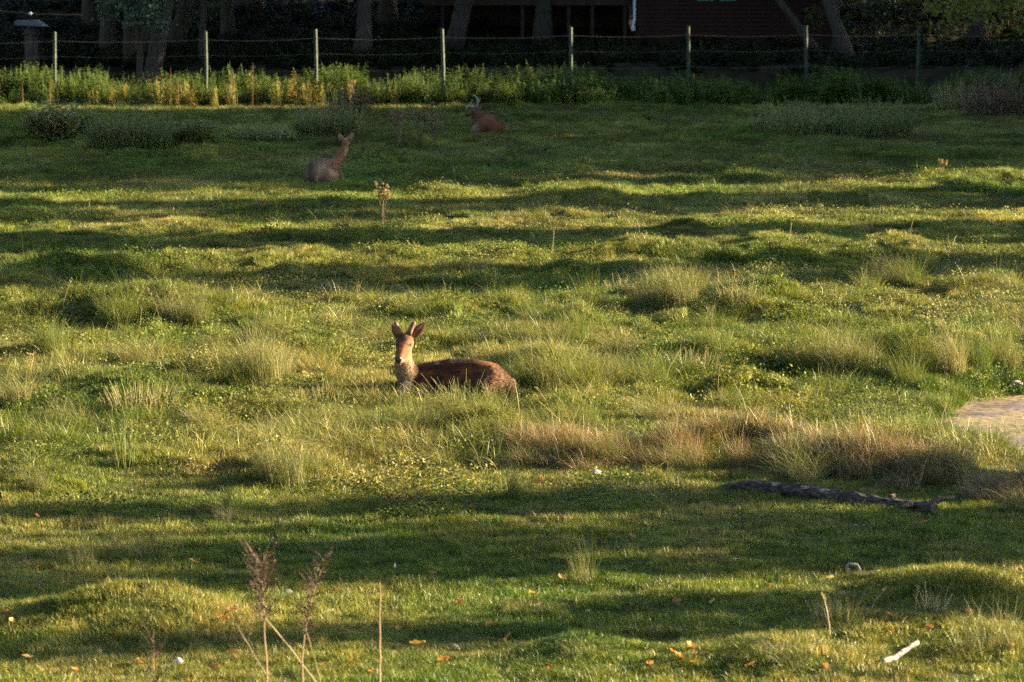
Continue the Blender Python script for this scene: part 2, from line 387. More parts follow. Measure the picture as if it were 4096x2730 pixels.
# ------------------------------------------------------------------ grass
def tuft(n, rad, h, hv, w, lean, seed, droop=.5, dirbias=None, seg=2, clump=0.0):
    r = np.random.default_rng(seed)
    a = r.uniform(0, 2 * np.pi, n); q = rad * np.sqrt(r.random(n))
    bx, by = q * np.cos(a), q * np.sin(a)
    hh = h * (1 + hv * r.uniform(-1, 1, n))
    if clump:
        cl = fbm(bx * clump + seed * 3.1, by * clump, seed, 2); hh = hh * (.35 + 1.35 * cl)
    la = (a if not clump else r.uniform(0, 2 * np.pi, n)) + r.normal(0, .9, n); ln = lean * r.uniform(.3, 1.4, n)
    lx, ly = np.cos(la) * ln, np.sin(la) * ln
    if dirbias is not None: lx, ly = lx + dirbias[0], ly + dirbias[1]
    fa = r.uniform(0, np.pi, n); wx, wy = np.cos(fa) * w / 2, np.sin(fa) * w / 2
    ts = [0, .5, 1] if seg == 2 else [0, .35, .7, 1]
    bvv = np.clip(r.beta(1.6, 2.2, n), 0, 1)
    Vs, per = [], 2 * (len(ts) - 1) + 1
    for t in ts:
        cx = bx + lx * hh * (.35 * t + .65 * t * t); cy = by + ly * hh * (.35 * t + .65 * t * t)
        cz = hh * (t - droop * np.minimum(np.hypot(lx, ly), 1.2) * .45 * t * t) - .02 * (t == 0)
        if t < 1:
            k = 1 - .55 * t
            Vs += [np.stack([cx - wx * k, cy - wy * k, cz], 1), np.stack([cx + wx * k, cy + wy * k, cz], 1)]
        else: Vs += [np.stack([cx, cy, cz], 1)]
    V = np.stack(Vs, 1).reshape(-1, 3); o = np.arange(n) * per; F = []
    for s_ in range(len(ts) - 2):
        b0 = 2 * s_
        F += [np.stack([o + b0, o + b0 + 1, o + b0 + 3], 1), np.stack([o + b0, o + b0 + 3, o + b0 + 2], 1)]
    b0 = 2 * (len(ts) - 2); F += [np.stack([o + b0, o + b0 + 1, o + b0 + 2], 1)]
    return V, np.concatenate(F), np.repeat(bvv, per)

def proto_collection(name, meshes, mat):
    c = bpy.data.collections.new(name)
    for k, me in enumerate(meshes):
        if not me.materials: me.materials.append(mat)
        c.objects.link(bpy.data.objects.new(f"{name}_{chr(97 + k)}", me))
    return c

def scatter(name, coll, nproto, P, rot, scl, tint, label=None, cat=None, group=None):
    me = bpy.data.meshes.new(name); n = len(P)
    me.vertices.add(n); me.vertices.foreach_set("co", np.asarray(P, np.float32).ravel())
    def attr(k, ty, key, arr):
        a = me.attributes.new(k, ty, 'POINT'); a.data.foreach_set(key, np.asarray(arr, np.float32 if ty != 'INT' else np.int32).ravel())
    attr("rot", 'FLOAT_VECTOR', "vector", rot); attr("scl", 'FLOAT_VECTOR', "vector", scl)
    attr("idx", 'INT', "value", RNG.integers(0, nproto, n))
    attr("tint", 'FLOAT_COLOR', "color", np.concatenate([tint, np.ones((n, 1))], 1))
    ng = bpy.data.node_groups.new(name, 'GeometryNodeTree')
    ng.interface.new_socket("Geometry", in_out='INPUT', socket_type='NodeSocketGeometry')
    ng.interface.new_socket("Geometry", in_out='OUTPUT', socket_type='NodeSocketGeometry')
    N, L = ng.nodes, ng.links
    gi, go_ = N.new("NodeGroupInput"), N.new("NodeGroupOutput")
    ci = N.new("GeometryNodeCollectionInfo"); ci.inputs["Collection"].default_value = coll
    ci.inputs["Separate Children"].default_value = True; ci.inputs["Reset Children"].default_value = True
    ip = N.new("GeometryNodeInstanceOnPoints"); ip.inputs["Pick Instance"].default_value = True
    def na(k, ty):
        x = N.new("GeometryNodeInputNamedAttribute"); x.data_type = ty; x.inputs["Name"].default_value = k
        return next(o for o in x.outputs if o.enabled and o.name == "Attribute")
    L.new(gi.outputs[0], ip.inputs["Points"]); L.new(ci.outputs[0], ip.inputs["Instance"])
    L.new(na("idx", 'INT'), ip.inputs["Instance Index"]); L.new(na("rot", 'FLOAT_VECTOR'), ip.inputs["Rotation"])
    L.new(na("scl", 'FLOAT_VECTOR'), ip.inputs["Scale"]); L.new(ip.outputs[0], go_.inputs[0])
    o = bpy.data.objects.new(name, me); COL.objects.link(o)
    md = o.modifiers.new("scatter", 'NODES'); md.node_group = ng
    tag(o, label, cat, group, "stuff"); return o

def pond_q(x, y):
    return np.sqrt(((x - POND[0]) / POND[2]) ** 2 + ((y - POND[1]) / POND[3]) ** 2)

def field(n, y0, y1, power=2.2, margin=1.3):
    """random points of the visible meadow, denser towards the viewer"""
    e = 2 - power; u = RNG.random(n)
    y = (y0 ** e + u * (y1 ** e - y0 ** e)) ** (1 / e) if abs(e) > 1e-6 else y0 * (y1 / y0) ** u
    x = RNG.uniform(-1, 1, n) * .1333 * y * margin
    return x, y

GREEN, YELLOW, STRAW, DARKG = (np.array(c) for c in ((.066, .128, .018), (.145, .165, .026), (.31, .25, .115), (.034, .085, .013)))
def tint_at(x, y, straw=0.0):
    a = np.clip(fbm(x / 1.6, y / 2.4, 51, 3) * 1.8 - .4, 0, 1)[:, None]; b = noise(x / .35, y / .5, 52)[:, None]; c = RNG.random((len(x), 1))
    t = GREEN * (1 - a) + YELLOW * a
    k = np.clip((b - .62) * 2.2, 0, 1) * .6; t = t * (1 - k) + DARKG * k
    k = np.clip(straw + .5 * np.clip(fbm(x / 2.2, y / 3.5, 58, 3) * 4 - 2.0, -.6, .8)[:, None], 0, 1) * (.25 + .75 * c ** 2) * .8 ; t = t * (1 - k) + STRAW * k
    th = np.clip(fbm(x / .55, y / .8, 66, 3)[:, None] * 5 - 2.9, 0, 1) * (1 - .6 * sstep(36, 42, y)[:, None]) * .55; t = t * (1 - th) + np.array([.17, .135, .06]) * th
    v = RNG.uniform(.75, 1.25, (len(x), 1)) * (1 + sstep(56, 66, y)[:, None] * (np.clip(fbm(x / .7, y / 1.1, 59, 2)[:, None] * 2.0 - 1.0, -.32, .5)))
    return np.clip(t * v, 0, 1)

def lay(x, y):
    return np.stack([x, y, H(x, y)], 1)

def clear_of_pond(x, y, z):
    return (pond_q(x, y) > 1.0) | (z > PONDZ + .03)

def rots(n, tilt=.25):
    return np.stack([RNG.normal(0, tilt, n), RNG.normal(0, tilt, n), RNG.uniform(0, 6.283, n)], 1)

def on_slope(x, y, tilt=.05):
    e = .18; gx_ = (H(x + e, y) - H(x - e, y)) / (2 * e); gy_ = (H(x, y + e) - H(x, y - e)) / (2 * e)
    nrm = np.stack([-gx_ + RNG.normal(0, tilt, len(x)), -gy_ + RNG.normal(0, tilt, len(x)), np.ones(len(x))], 1); nrm /= np.linalg.norm(nrm, axis=1)[:, None]
    a = RNG.uniform(0, 2 * np.pi, len(x)); X_ = np.stack([np.cos(a), np.sin(a), np.zeros(len(x))], 1)
    X_ -= nrm * (X_ * nrm).sum(1)[:, None]; X_ /= np.linalg.norm(X_, axis=1)[:, None]; Y_ = np.cross(nrm, X_)
    return np.stack([np.arctan2(Y_[:, 2], nrm[:, 2]), -np.arcsin(np.clip(X_[:, 2], -1, 1)), np.arctan2(X_[:, 1], X_[:, 0])], 1)

def jitter_grid(y0, y1, step, half=lambda y: .1333 * y * 1.03 + 3.4, jit=.45):
    ys = np.arange(y0, y1, step); xs = np.arange(-18, 18, step); Xg, Yg = np.meshgrid(xs, ys)
    Xg = (Xg + RNG.uniform(-jit, jit, Xg.shape) * step).ravel(); Yg = (Yg + RNG.uniform(-jit, jit, Yg.shape) * step).ravel()
    k = np.abs(Xg) < half(Yg); return Xg[k], Yg[k]

LOGA, LOGB = np.array(G0(2860, 1975)), np.array(G0(3740, 2070))
def off_log(x, y):
    d = LOGB - LOGA; t = np.clip(((x - LOGA[0]) * d[0] + (y - LOGA[1]) * d[1]) / (d @ d), 0, 1)
    q = np.hypot(x - LOGA[0] - t * d[0], (y - LOGA[1] - t * d[1])); return q
def near_shore(x, y):
    q = pond_q(x, y); return (q < 1.25) & (y < POND[1] - .3)

lawn = proto_collection("lawn_patch", [np_mesh("t", *tuft(1400, .30, .048, .5, .0045, .75, 100 + k, .5, None, 2, 7.0)) for k in range(8)], M["grass"])
xs, ys = [], []
for y0_, y1_, st in ((26, 45, .36), (45, 62, .40), (62, 108, .46)):
    x, y = jitter_grid(y0_, y1_, st); xs.append(x); ys.append(y)
x, y = np.concatenate(xs), np.concatenate(ys)
P = lay(x, y); ok = clear_of_pond(x, y, P[:, 2] - .02); x, y, P = x[ok], y[ok], P[ok]
ht = .55 + .75 * fbm(x / .9, y / 1.3, 60, 2) + .5 * sstep(37, 42, y) * (1 - sstep(57, 62, y)) + .7 * sstep(55, 90, y) - .12 * (off_log(x, y) < .3)
w = 1 + .35 * sstep(40, 90, y)
scatter("grass", lawn, 8, P, on_slope(x, y), np.stack([w, w, ht * w], 1), tint_at(x, y, .5), "short green meadow grass with paler dry blades", "grass")

rough = proto_collection("rough_tuft", [np_mesh("t", *tuft(70, .13, .17, .6, .0042, 1.15, 200 + k, .8, (-.25, .05), 3, 6.0)) for k in range(7)], M["grass"])
x, y = field(70000, 36, 104, 1.75)
zone = sstep(36.5, 41, y) * (1 - sstep(54, 61, y)) * .85 + .45 * sstep(60, 85, y) + .05
msk = fbm(x / .75, y / 1.1, 71, 3) + .25 * (zone - .5)
ok = (RNG.random(len(x)) < zone) & (msk > .60)
x, y = x[ok], y[ok]; P = lay(x, y); BED = G0(1760, 1620); ok = clear_of_pond(x, y, P[:, 2]) & (off_log(x, y) > .4) & ~near_shore(x, y) & (((x - BED[0]) / 1.0) ** 2 + ((y - BED[1] + .5) / 1.3) ** 2 > 1)   # flattened where the stag lies; x, y, P = x[ok], y[ok], P[ok]
s = RNG.uniform(.5, 1.15, len(x)) * (1 - .25 * sstep(60, 80, y)) * (.42 + 1.05 * np.clip((fbm(x / .75, y / 1.1, 71, 3) - .48) * 3.5, 0, 1))
scatter("long_grass", rough, 7, P, rots(len(x), .18), np.stack([.75 + .3 * s, .75 + .3 * s, s], 1), tint_at(x, y, .6), "longer bent grass growing in tufts over the rough meadow", "grass")
rx_ = np.array([q[0] for q in RW]); ry_ = np.array([q[1] for q in RW])
n = 2600
x = RNG.uniform(rx_[0] - .2, rx_[-1] + .3, n); y = np.interp(x, rx_, ry_) + RNG.uniform(-.85, .45, n)
ok = (fbm(x / .6, y / .7, 76, 2) > .45) & (off_log(x, y) > .16); x, y = x[ok], y[ok]
P = lay(x, y); c = RNG.random((len(x), 1)); k = np.clip(fbm(x / .8, y / .8, 77, 2)[:, None] * 2 - .5, 0, 1)
ti = np.array([.27, .22, .13]) * (1 - c) + (np.array([.18, .115, .07]) * k + np.array([.10, .125, .035]) * (1 - k)) * c
s = RNG.uniform(.55, 1.5, len(x)) * (.3 + 1.2 * fbm(x / .7, y / .9, 78, 2))
scatter("dry_grass", rough, 7, P, rots(len(x), .14), np.stack([.7 + .2 * s, .7 + .2 * s, s * 1.0], 1), ti, "dry reddish and straw grass on the low bank behind the log", "grass")

# small leafy herbs among the grass
def herb_patch(n, R, h, L, seed):
    r = np.random.default_rng(seed); a = r.uniform(0, 6.283, n); q = R * np.sqrt(r.random(n)); p = np.stack([q * np.cos(a), q * np.sin(a), h * r.random(n) ** 1.3 * (.3 + 1.2 * fbm(q * np.cos(a) * 6 + seed, q * np.sin(a) * 6, seed, 2))], 1)
    t = r.normal(size=(n, 3)); t[:, 2] = np.abs(t[:, 2]) * .5; t /= np.linalg.norm(t, axis=1)[:, None]; u = r.normal(size=(n, 3)) * .5; u[:, 2] += 1
    s_ = np.cross(t, u); s_ /= np.linalg.norm(s_, axis=1)[:, None]; l_ = (L * r.uniform(.5, 1.4, n))[:, None]
    V = np.stack([p, p + t * l_ * .5 + s_ * l_ * .3, p + t * l_, p + t * l_ * .5 - s_ * l_ * .3], 1).reshape(-1, 3); o = np.arange(n) * 4
    return V, np.concatenate([np.stack([o, o + 1, o + 2], 1), np.stack([o, o + 2, o + 3], 1)]), np.repeat(r.beta(1.4, 2.4, n), 4)
herbs = proto_collection("herb_patch", [np_mesh("h", *herb_patch(420, .30, .13, .028, 900 + k)) for k in range(6)], M["herb"])
x, y = jitter_grid(35, 104, .38)
zone = sstep(36.5, 41, y) * (1 - sstep(56, 63, y)) * .75 + .45 * sstep(58, 80, y) + .12
ok = (fbm(x / .8, y / 1.2, 95, 3) < .30 + .33 * zone); x, y = x[ok], y[ok]
P = lay(x, y); ok = clear_of_pond(x, y, P[:, 2] - .03) & (off_log(x, y) > .3) & ~near_shore(x, y); x, y, P = x[ok], y[ok], P[ok]
s = RNG.uniform(.6, 1.35, len(x)); ti = tint_at(x, y, .35) * np.array([.95, .95, 1.1])
scatter("meadow_herbs", herbs, 6, P, on_slope(x, y), np.stack([s * 1.0, s * 1.0, s], 1), ti, "low leafy herbs mixed through the meadow grass", "herbs")
# ------------------------------------------------------------------ trees
def leaf_cloud(n, size, seed, shape):
    """leaf-sized faces spread in clumps; shape(rng, n) gives clump centres and radii"""
    r = np.random.default_rng(seed)
    c, rad = shape(r)
    k = r.integers(0, len(c), n)
    d = r.normal(size=(n, 3)); d /= np.linalg.norm(d, axis=1)[:, None]
    p = c[k] + d * (rad[k] * r.random(n) ** .45)[:, None]
    t = r.normal(size=(n, 3)); t[:, 2] -= .5; t /= np.linalg.norm(t, axis=1)[:, None]
    nn = r.normal(size=(n, 3)); s = np.cross(t, nn); s /= np.linalg.norm(s, axis=1)[:, None]; up = np.cross(s, t)
    L = (size * r.uniform(.6, 1.3, n))[:, None]
    V = np.stack([p, p + t * L * .45 + s * L * .3 + up * L * .06, p + t * L, p + t * L * .45 - s * L * .3 + up * L * .06], 1).reshape(-1, 3)
    o = np.arange(n) * 4
    F = np.concatenate([np.stack([o, o + 1, o + 2], 1), np.stack([o, o + 2, o + 3], 1)])
    bv = np.repeat(np.clip(r.random(n) * .6 + .4 * r.random(len(c))[k], 0, 1), 4)
    return V, F, bv

def broad(r, n=46):
    d = r.normal(size=(n, 3)); d /= np.linalg.norm(d, axis=1)[:, None]
    return d * (r.random(n) ** .4)[:, None] * .85, r.uniform(.16, .34, n)

def column(r, n=46):
    z = r.uniform(0, 1, n); a = r.uniform(0, 6.28, n); q = .75 * r.random(n) ** .5 * np.sin(np.pi * np.clip(z * .9 + .08, 0, 1)) ** .5
    return np.stack([q * np.cos(a), q * np.sin(a), z], 1), r.uniform(.25, .42, n)

# crowns are made at their real size so that leaves keep their shape
def crown_mesh(kind, rx, ry, rz, n, size, seed):
    if kind == "broad":
        f = lambda r: (lambda c, q: (c * np.array([rx, ry, rz]), q * min(rx, rz)))(*broad(r))
    else:
        f = lambda r: (lambda c, q: (c * np.array([rx, ry, rz]), q * rx))(*column(r, 60))
    return np_mesh("crown", *leaf_cloud(n, size, seed, f))

def trunk_part(parent, pts, radii, seed=0, n=10):
    mb = MB()
    P2, R2 = [], []
    for i in range(len(pts) - 1):
        a, b = Vector(pts[i]), Vector(pts[i + 1])
        for k in range(4):
            t = k / 4; P2.append(a.lerp(b, t) + Vector((random.uniform(-1, 1), random.uniform(-1, 1), 0)) * radii[i] * .10); R2.append(radii[i] + (radii[i + 1] - radii[i]) * t)
    P2.append(Vector(pts[-1])); R2.append(radii[-1])
    R2[0] *= 1.45; R2[1] *= 1.12
    mb.tube(P2, R2, n, .10, seed)
    top = Vector(pts[-1])
    for k in range(5):
        an = k * 1.257 + seed; b = Vector(pts[-2]).lerp(top, .2 + .15 * k)
        ll = 2.2 if radii[0] > .12 else .5
        e = b + Vector((math.cos(an) * ll, math.sin(an) * ll, (1.3 + .2 * k) * ll / 2.2)); mdl = b.lerp(e, .5) + Vector((0, 0, .25))
        mb.tube([b, mdl, e], [radii[-1] * .6, radii[-1] * .4, radii[-1] * .15], 6, .1, seed + k)
    return mb.build("trunk", M["bark"], parent, True)

CROWN_A = crown_mesh("broad", 4.8, 4.8, 4.2, 2600, .62, 1)
CROWN_B = crown_mesh("broad", 4.2, 4.2, 4.6, 2600, .58, 2)
for c_ in (CROWN_A, CROWN_B): c_.materials.append(M["treeleaf"])

def wood_tree(pa, pb, wpx, Y, crown, label, top=9.0, cz=8.2, name="tree"):
    """trunk through two pixels (upper, lower) at depth Y"""
    A, B = at(*pa, Y), at(*pb, Y)
    zb = hz(B.x, Y); dirx = (A.x - B.x) / max(A.z - B.z, .2); diry = 0
    base = Vector((B.x + dirx * (zb - B.z), Y, zb - .12))
    t = empty(name, base)
    r = wpx / pxm(Y) / 2
    p1 = Vector((dirx * 3.2, .05, 3.2)); p2 = p1 + Vector((dirx * 1.2, .1, 2.6)); p3 = p2 + Vector((dirx * .5, 0, top - 5.8))
    trunk_part(t, [(0, 0, 0), p1, p2, p3], [r * 1.1, r * .95, r * .75, r * .4], int(B.x * 7) & 63)
    c = link("crown", crown, t); c.location = p3 + Vector((0, 1.2, cz - top + .6)); c.rotation_euler.z = random.uniform(0, 6)
    tag(t, label, "tree", "trees of the dark wood"); return t

wood_tree((668, 0), (602, 320), 66, 112.6, CROWN_A, "thick pale grey leaning trunk standing just behind the lit nettles")
wood_tree((432, 0), (428, 240), 58, 117.5, CROWN_B, "dim brown trunk with dark foliage hanging in front of it")
wood_tree((522, 100), (520, 300), 46, 113.6, CROWN_B, "slim upright trunk beside the thick leaning one", top=8)
wood_tree((748, 0), (690, 200), 60, 119.0, CROWN_A, "shadowed trunk leaning parallel behind the thick grey trunk")
wood_tree((905, 0), (918, 170), 46, 122.0, CROWN_B, "slim dark trunk standing alone between the fence posts")
wood_tree((1858, 0), (1812, 215), 66, 119.5, CROWN_A, "brown leaning trunk in the open dark slope beside the raised deck")
t = wood_tree((3125, 0), (3300, 235), 30, 116.5, CROWN_B, "thin grey trunk leaning steeply across the corner of the red shed", top=8)
wood_tree((3352, 100), (3420, 300), 48, 115.0, CROWN_A, "short brown trunk beside the steeply leaning thin one", cz=9.5)

# more of the wood, its crowns shading the slope; their trunks stand beyond the frame or higher up the slope
MORE = [(-21, 113, 0), (-17, 118, 1), (-13.5, 124, 0), (-8.5, 127, 1), (-4, 124.5, 0), (-.5, 128, 1), (3, 130, 0), (8, 131, 1), (19, 130, 0), (14.5, 120, 1),
        (19, 117, 0), (19, 125, 1), (24, 121, 0), (-26, 121, 1), (-21, 128, 0), (-14, 134, 0), (-5, 136, 1), (5, 138, 0), (14, 137, 1), (23, 131, 0), (30, 127, 1), (36, 122, 0), (-11, 116.5, 1), (-4.5, 116, 0), (1, 121, 1)]
src = None
for k, (x_, y_, c_) in enumerate(MORE):
    z_ = hz(x_, y_)
    if src is None:
        src = empty("tree", (x_, y_, z_ - .1))
        trunk_part(src, [(0, 0, 0), (.1, 0, 3.5), (.2, .1, 6.5), (.1, .1, 9.5)], [.26, .22, .17, .1], 5)
        link("crown", CROWN_A, src).location = (.1, 0, 8.3)
        tag(src, "dark leafy tree standing back in the shaded wood", "tree", "trees back in the wood")
        t = src
    else:
        t = copy_tree(src); t.location = (x_, y_, z_ - .1); t.rotation_euler.z = k * 1.9
        s_ = .9 + .25 * ((k * 7) % 5) / 5; t.scale = (s_, s_, s_)
        if c_:
            next(q for q in t.children if q.name.startswith("crown")).data = CROWN_B

# low hanging foliage of the wood seen under the frame's top
def hanging(name, px0, py0, px1, py1, Y, n, size, mat, label, seed, top=5.5):
    A, B = at(px0, py0, Y), at(px1, py1, Y)
    cx = (A.x + B.x) / 2; w = abs(B.x - A.x) / 2; zlo = B.z
    base = hz(cx, Y + 1.2)
    t = empty(name, (cx, Y + 1.2, base - .1))
    trunk_part(t, [(0, 0, 0), (.1, 0, 2.2), (-.1, -.2, 4.2), (.1, -.3, 6.2)], [.10, .09, .07, .04], seed)
    def shp(r):
        m_ = 60; c = np.stack([r.uniform(-w, w, m_), r.uniform(-1.4, .8, m_), r.uniform(0, 1, m_) ** .7], 1)
        lo = zlo - base + .35 * np.abs(r.normal(size=m_)) + .25 * (np.abs(c[:, 0]) / w) ** 2
        c[:, 2] = lo + c[:, 2] * (top - lo); return c, r.uniform(.22, .5, m_)
    link("crown", np_mesh("crown", *leaf_cloud(n, size, seed, shp)), t, mat)
    tag(t, label, "tree", None); return t
hanging("understory_tree", 360, 0, 700, 165, 110.6, 5200, .14, M["bluegreen"], "bluish dark foliage hanging low in front of the grouped trunks", 3)
hanging("understory_tree", 700, -60, 880, 130, 114.5, 2600, .13, M["treeleaf"], "sparse dark foliage beside the slim trunk behind the fence", 4)
hanging("understory_tree", 3080, -40, 3620, 130, 116.0, 4200, .16, M["treeleaf"], "dark foliage spreading over the leaning trunk beside the shed", 6)
# tree by the fence whose yellowing branches reach into view
T = empty("tree", (17.6, 102.0, hz(17.6, 102.0) - .1))
trunk_part(T, [(0, 0, 0), (-.1, 0, 2.5), (-.3, -.2, 5), (-.3, 0, 8)], [.22, .19, .15, .08], 9)
def shp(r):
    m_ = 190; c = np.stack([r.uniform(-6.9, 1.5, m_), r.uniform(-2.2, 1.4, m_), r.uniform(0, 1, m_)], 1)
    lo = 2.0 + .40 * np.maximum(0, -c[:, 0] - 4.6) ** 1.3 + .25 * np.abs(r.normal(size=m_)); c[:, 2] = lo + c[:, 2] * (8.5 - lo); return c, r.uniform(.25, .55, m_)
link("crown", np_mesh("crown", *leaf_cloud(17000, .12, 12, shp)), T, M["lightleaf"])
tag(T, "yellowing leafy branches of a tree hanging over the end fence post", "tree")

# ------------------------------------------------------------------ row of trees along the sunny side, beyond the frame: they cast the bands of shade
TS = math.tan(SUN_AZ)
def caster(ys, r, h, n, size, seed, X_=30.0, label="slender poplar of the row beside the meadow", zlo=1.0):
    yc = ys + TS * X_
    t = empty("poplar", (X_, yc, hz(X_, yc) - .1))
    trunk_part(t, [(0, 0, 0), (0, .05, 3), (.05, 0, 7), (0, 0, h * .9)], [.22, .2, .14, .05], seed, 8)
    c = link("crown", crown_mesh("column", r, r, h - zlo, n, size, seed), t, M["treeleaf"]); c.location = (0, 0, zlo)
    tag(t, label, "tree", "trees along the sunny side of the meadow")
for ys, r, n, sd in CASTERS:
    caster(ys, r, 16.5, n, .42, sd)
    if ys > 56 and r > 1: caster(ys, r, 17.5, n, .45, sd + 40, 34.5)
for k, (ys, X_, cz_, sz, wz) in enumerate([(ys, 31 + (j % 3) * 2.2, 8.2, 1.35, .95) for j, ys in enumerate(np.arange(79.5, 97.5, 2.9))] +
                                     [(ys, 24.5 + (j % 2), 3.4, 1.0, .8) for j, ys in enumerate(np.arange(78.5, 107, 3.4))] + [(98.5, 32.5, 8.2, 1.35, .62), (101.3, 33.5, 8.2, 1.35, .6), (102.0, 31.0, 8.4, 1.3, .5), (98, 26, 4.6, 1.0, 1.0), (102, 31.5, 5.9, 1.02, 1.0), (105, 31.0, 6.0, 1.04, 1.0), (106.5, 27.5, 5.2, 1.0, 1.0), (105.6, 25.0, 4.9, 1.0, .9), (108.5, 30.5, 5.9, 1.0, 1.0), (112, 29.0, 5.6, .98, 1.0)]):
    t = copy_tree(src); yc = ys + TS * X_
    t.location = (X_, yc, hz(X_, yc) - .1); t.rotation_euler.z = k * 2.1; t.scale = (wz, wz, sz)
    t["label"] = "broad leafy tree in the row beside the far meadow"; t["group"] = "trees along the sunny side of the meadow"
    next(w_ for w_ in t.children if w_.name.startswith("crown")).location.z = cz_
    if cz_ < 6: next(w_ for w_ in t.children if w_.name.startswith("trunk")).scale.z = .55

# unseen trees added beside and behind the view to cut skylight
for k, (x_, y_) in enumerate([(-19 - .06 * y0_ - 2.5 * (j % 2), y0_) for j, y0_ in enumerate(np.arange(24, 108, 6.5))] + [(x0_, -14 - 3 * (j % 2)) for j, x0_ in enumerate(np.arange(-30, 40, 7.0))]):
    t = copy_tree(src); t.location = (x_, y_, hz(x_, y_) - .1); t.rotation_euler.z = k * 1.3; t.scale = (1.05, 1.05, 1.25)
    t["label"] = "unseen leafy tree added around the meadow to block skylight"; t["group"] = "unseen trees added against skylight"
    next(w_ for w_ in t.children if w_.name.startswith("crown")).location.z = 6.0
# ------------------------------------------------------------------ fence
PX = [(213, 130), (820, 125), (1263, 118), (1773, 115), (2280, 108), (2755, 105), (3227, 104), (3670, 104), (4110, 103), (-300, 135)]
FY = 105.6
fence = empty("fence", (0, FY, 0))
tag(fence, "green metal deer fence with thin wires before the dark wood", "fence")
tops = []
for px, py in sorted(PX):
    A = at(px, py, FY + .1 * random.uniform(-1, 1)); zb = hz(A.x, A.y) - .25
    mb = MB(); w = .095
    mb.tube([(0, 0, zb), (.01, 0, zb + 1.3), (random.uniform(-.02, .02), 0, A.z - .02), (0, 0, A.z)], [w * .55, w * .54, w * .52, w * .47], 8, .02, px)
    o = mb.build("post", M["post"], fence); o.location = (A.x, A.y - FY, 0); o.rotation_euler.y = random.uniform(-.02, .02)
    tops.append(Vector((A.x, A.y - FY, A.z)))
for dz, r_ in ((.24, .0042), (.66, .002), (1.1, .002)):
    mb = MB(); pts = []
    for a, b in zip(tops[:-1], tops[1:]):
        for k in range(6):
            t_ = k / 6; p = a.lerp(b, t_); p = p + Vector((0, -.055, -dz - .05 * math.sin(math.pi * t_))); pts.append(p)
    mb.tube(pts, [r_] * len(pts), 4); mb.build("wire", M["wire"], fence)

# ------------------------------------------------------------------ red shed and raised deck
SY = 120.5
def shed():
    A = at(2546, 190, SY); zb = hz(A.x, SY) - .1
    W_, D_, Ht = 6.2, 4.0, 3.2
    z0 = A.z - .15
    t = empty("shed", (A.x, SY, z0))
    tag(t, "dark red shed of horizontal planks standing above the ditch", "shed")
    m = MB(); m.box((W_ / 2, D_ / 2 + .03, Ht / 2 - .4), (W_ - .06, D_ - .06, Ht + .8)); m.build("wall", M["darkwood"], t)
    ph = .132; pl = MB(); pl.box((0, 0, 0), (W_, .03, ph - .018)); me = pl.mesh("plank"); me.materials.append(M["plank"])
    ps = MB(); ps.box((0, 0, 0), (.03, D_, ph - .018)); ms = ps.mesh("plank"); ms.materials.append(M["plank"])
    k = 0
    while k * ph < Ht - .05:
        o = link("plank", me, t); o.location = (W_ / 2 + random.uniform(-.01, .01), -.012 - random.uniform(0, .006), k * ph + ph / 2); o.rotation_euler.x = -.09
        o = link("plank", ms, t); o.location = (-.005, D_ / 2, k * ph + ph / 2); k += 1
    m = MB(); m.tube([(-.07, -.10, Ht), (-.07, -.10, 1.05), (-.10, -.14, .9), (-.12, -.16, .78)], [.045] * 4, 8); m.tube([(-.12, -.16, .80), (-.10, -.15, .68)], [.075, .06], 8)
    m.build("downpipe", M["white"], t)
    for xw in (2.05, 2.75):
        w = link("window", MB().box((0, 0, 0), (.5, .05, .9)).mesh(), t, M["teal"]); w.location = (xw + .1, -.035, 1.60 + .45)
        g_ = MB().box((0, -.018, 0), (.40, .03, .78)).build("pane", M["glass"], w)
    m = MB()
    m.add([(-.4, -.5, Ht), (W_ + .4, -.5, Ht), (W_ + .4, D_ / 2, Ht + 1.5), (-.4, D_ / 2, Ht + 1.5), (-.4, D_ + .5, Ht), (W_ + .4, D_ + .5, Ht),
           (-.4, -.5, Ht + .08), (W_ + .4, -.5, Ht + .08), (W_ + .4, D_ / 2, Ht + 1.6), (-.4, D_ / 2, Ht + 1.6), (-.4, D_ + .5, Ht + .08), (W_ + .4, D_ + .5, Ht + .08)],
          [(0, 3, 2, 1), (3, 4, 5, 2), (6, 7, 8, 9), (9, 8, 11, 10), (0, 1, 7, 6), (4, 10, 11, 5), (0, 6, 9, 3), (3, 9, 10, 4), (1, 2, 8, 7), (2, 5, 11, 8)])
    m.build("roof", M["slate"], t)
    return t, A
SHED, SA = shed()
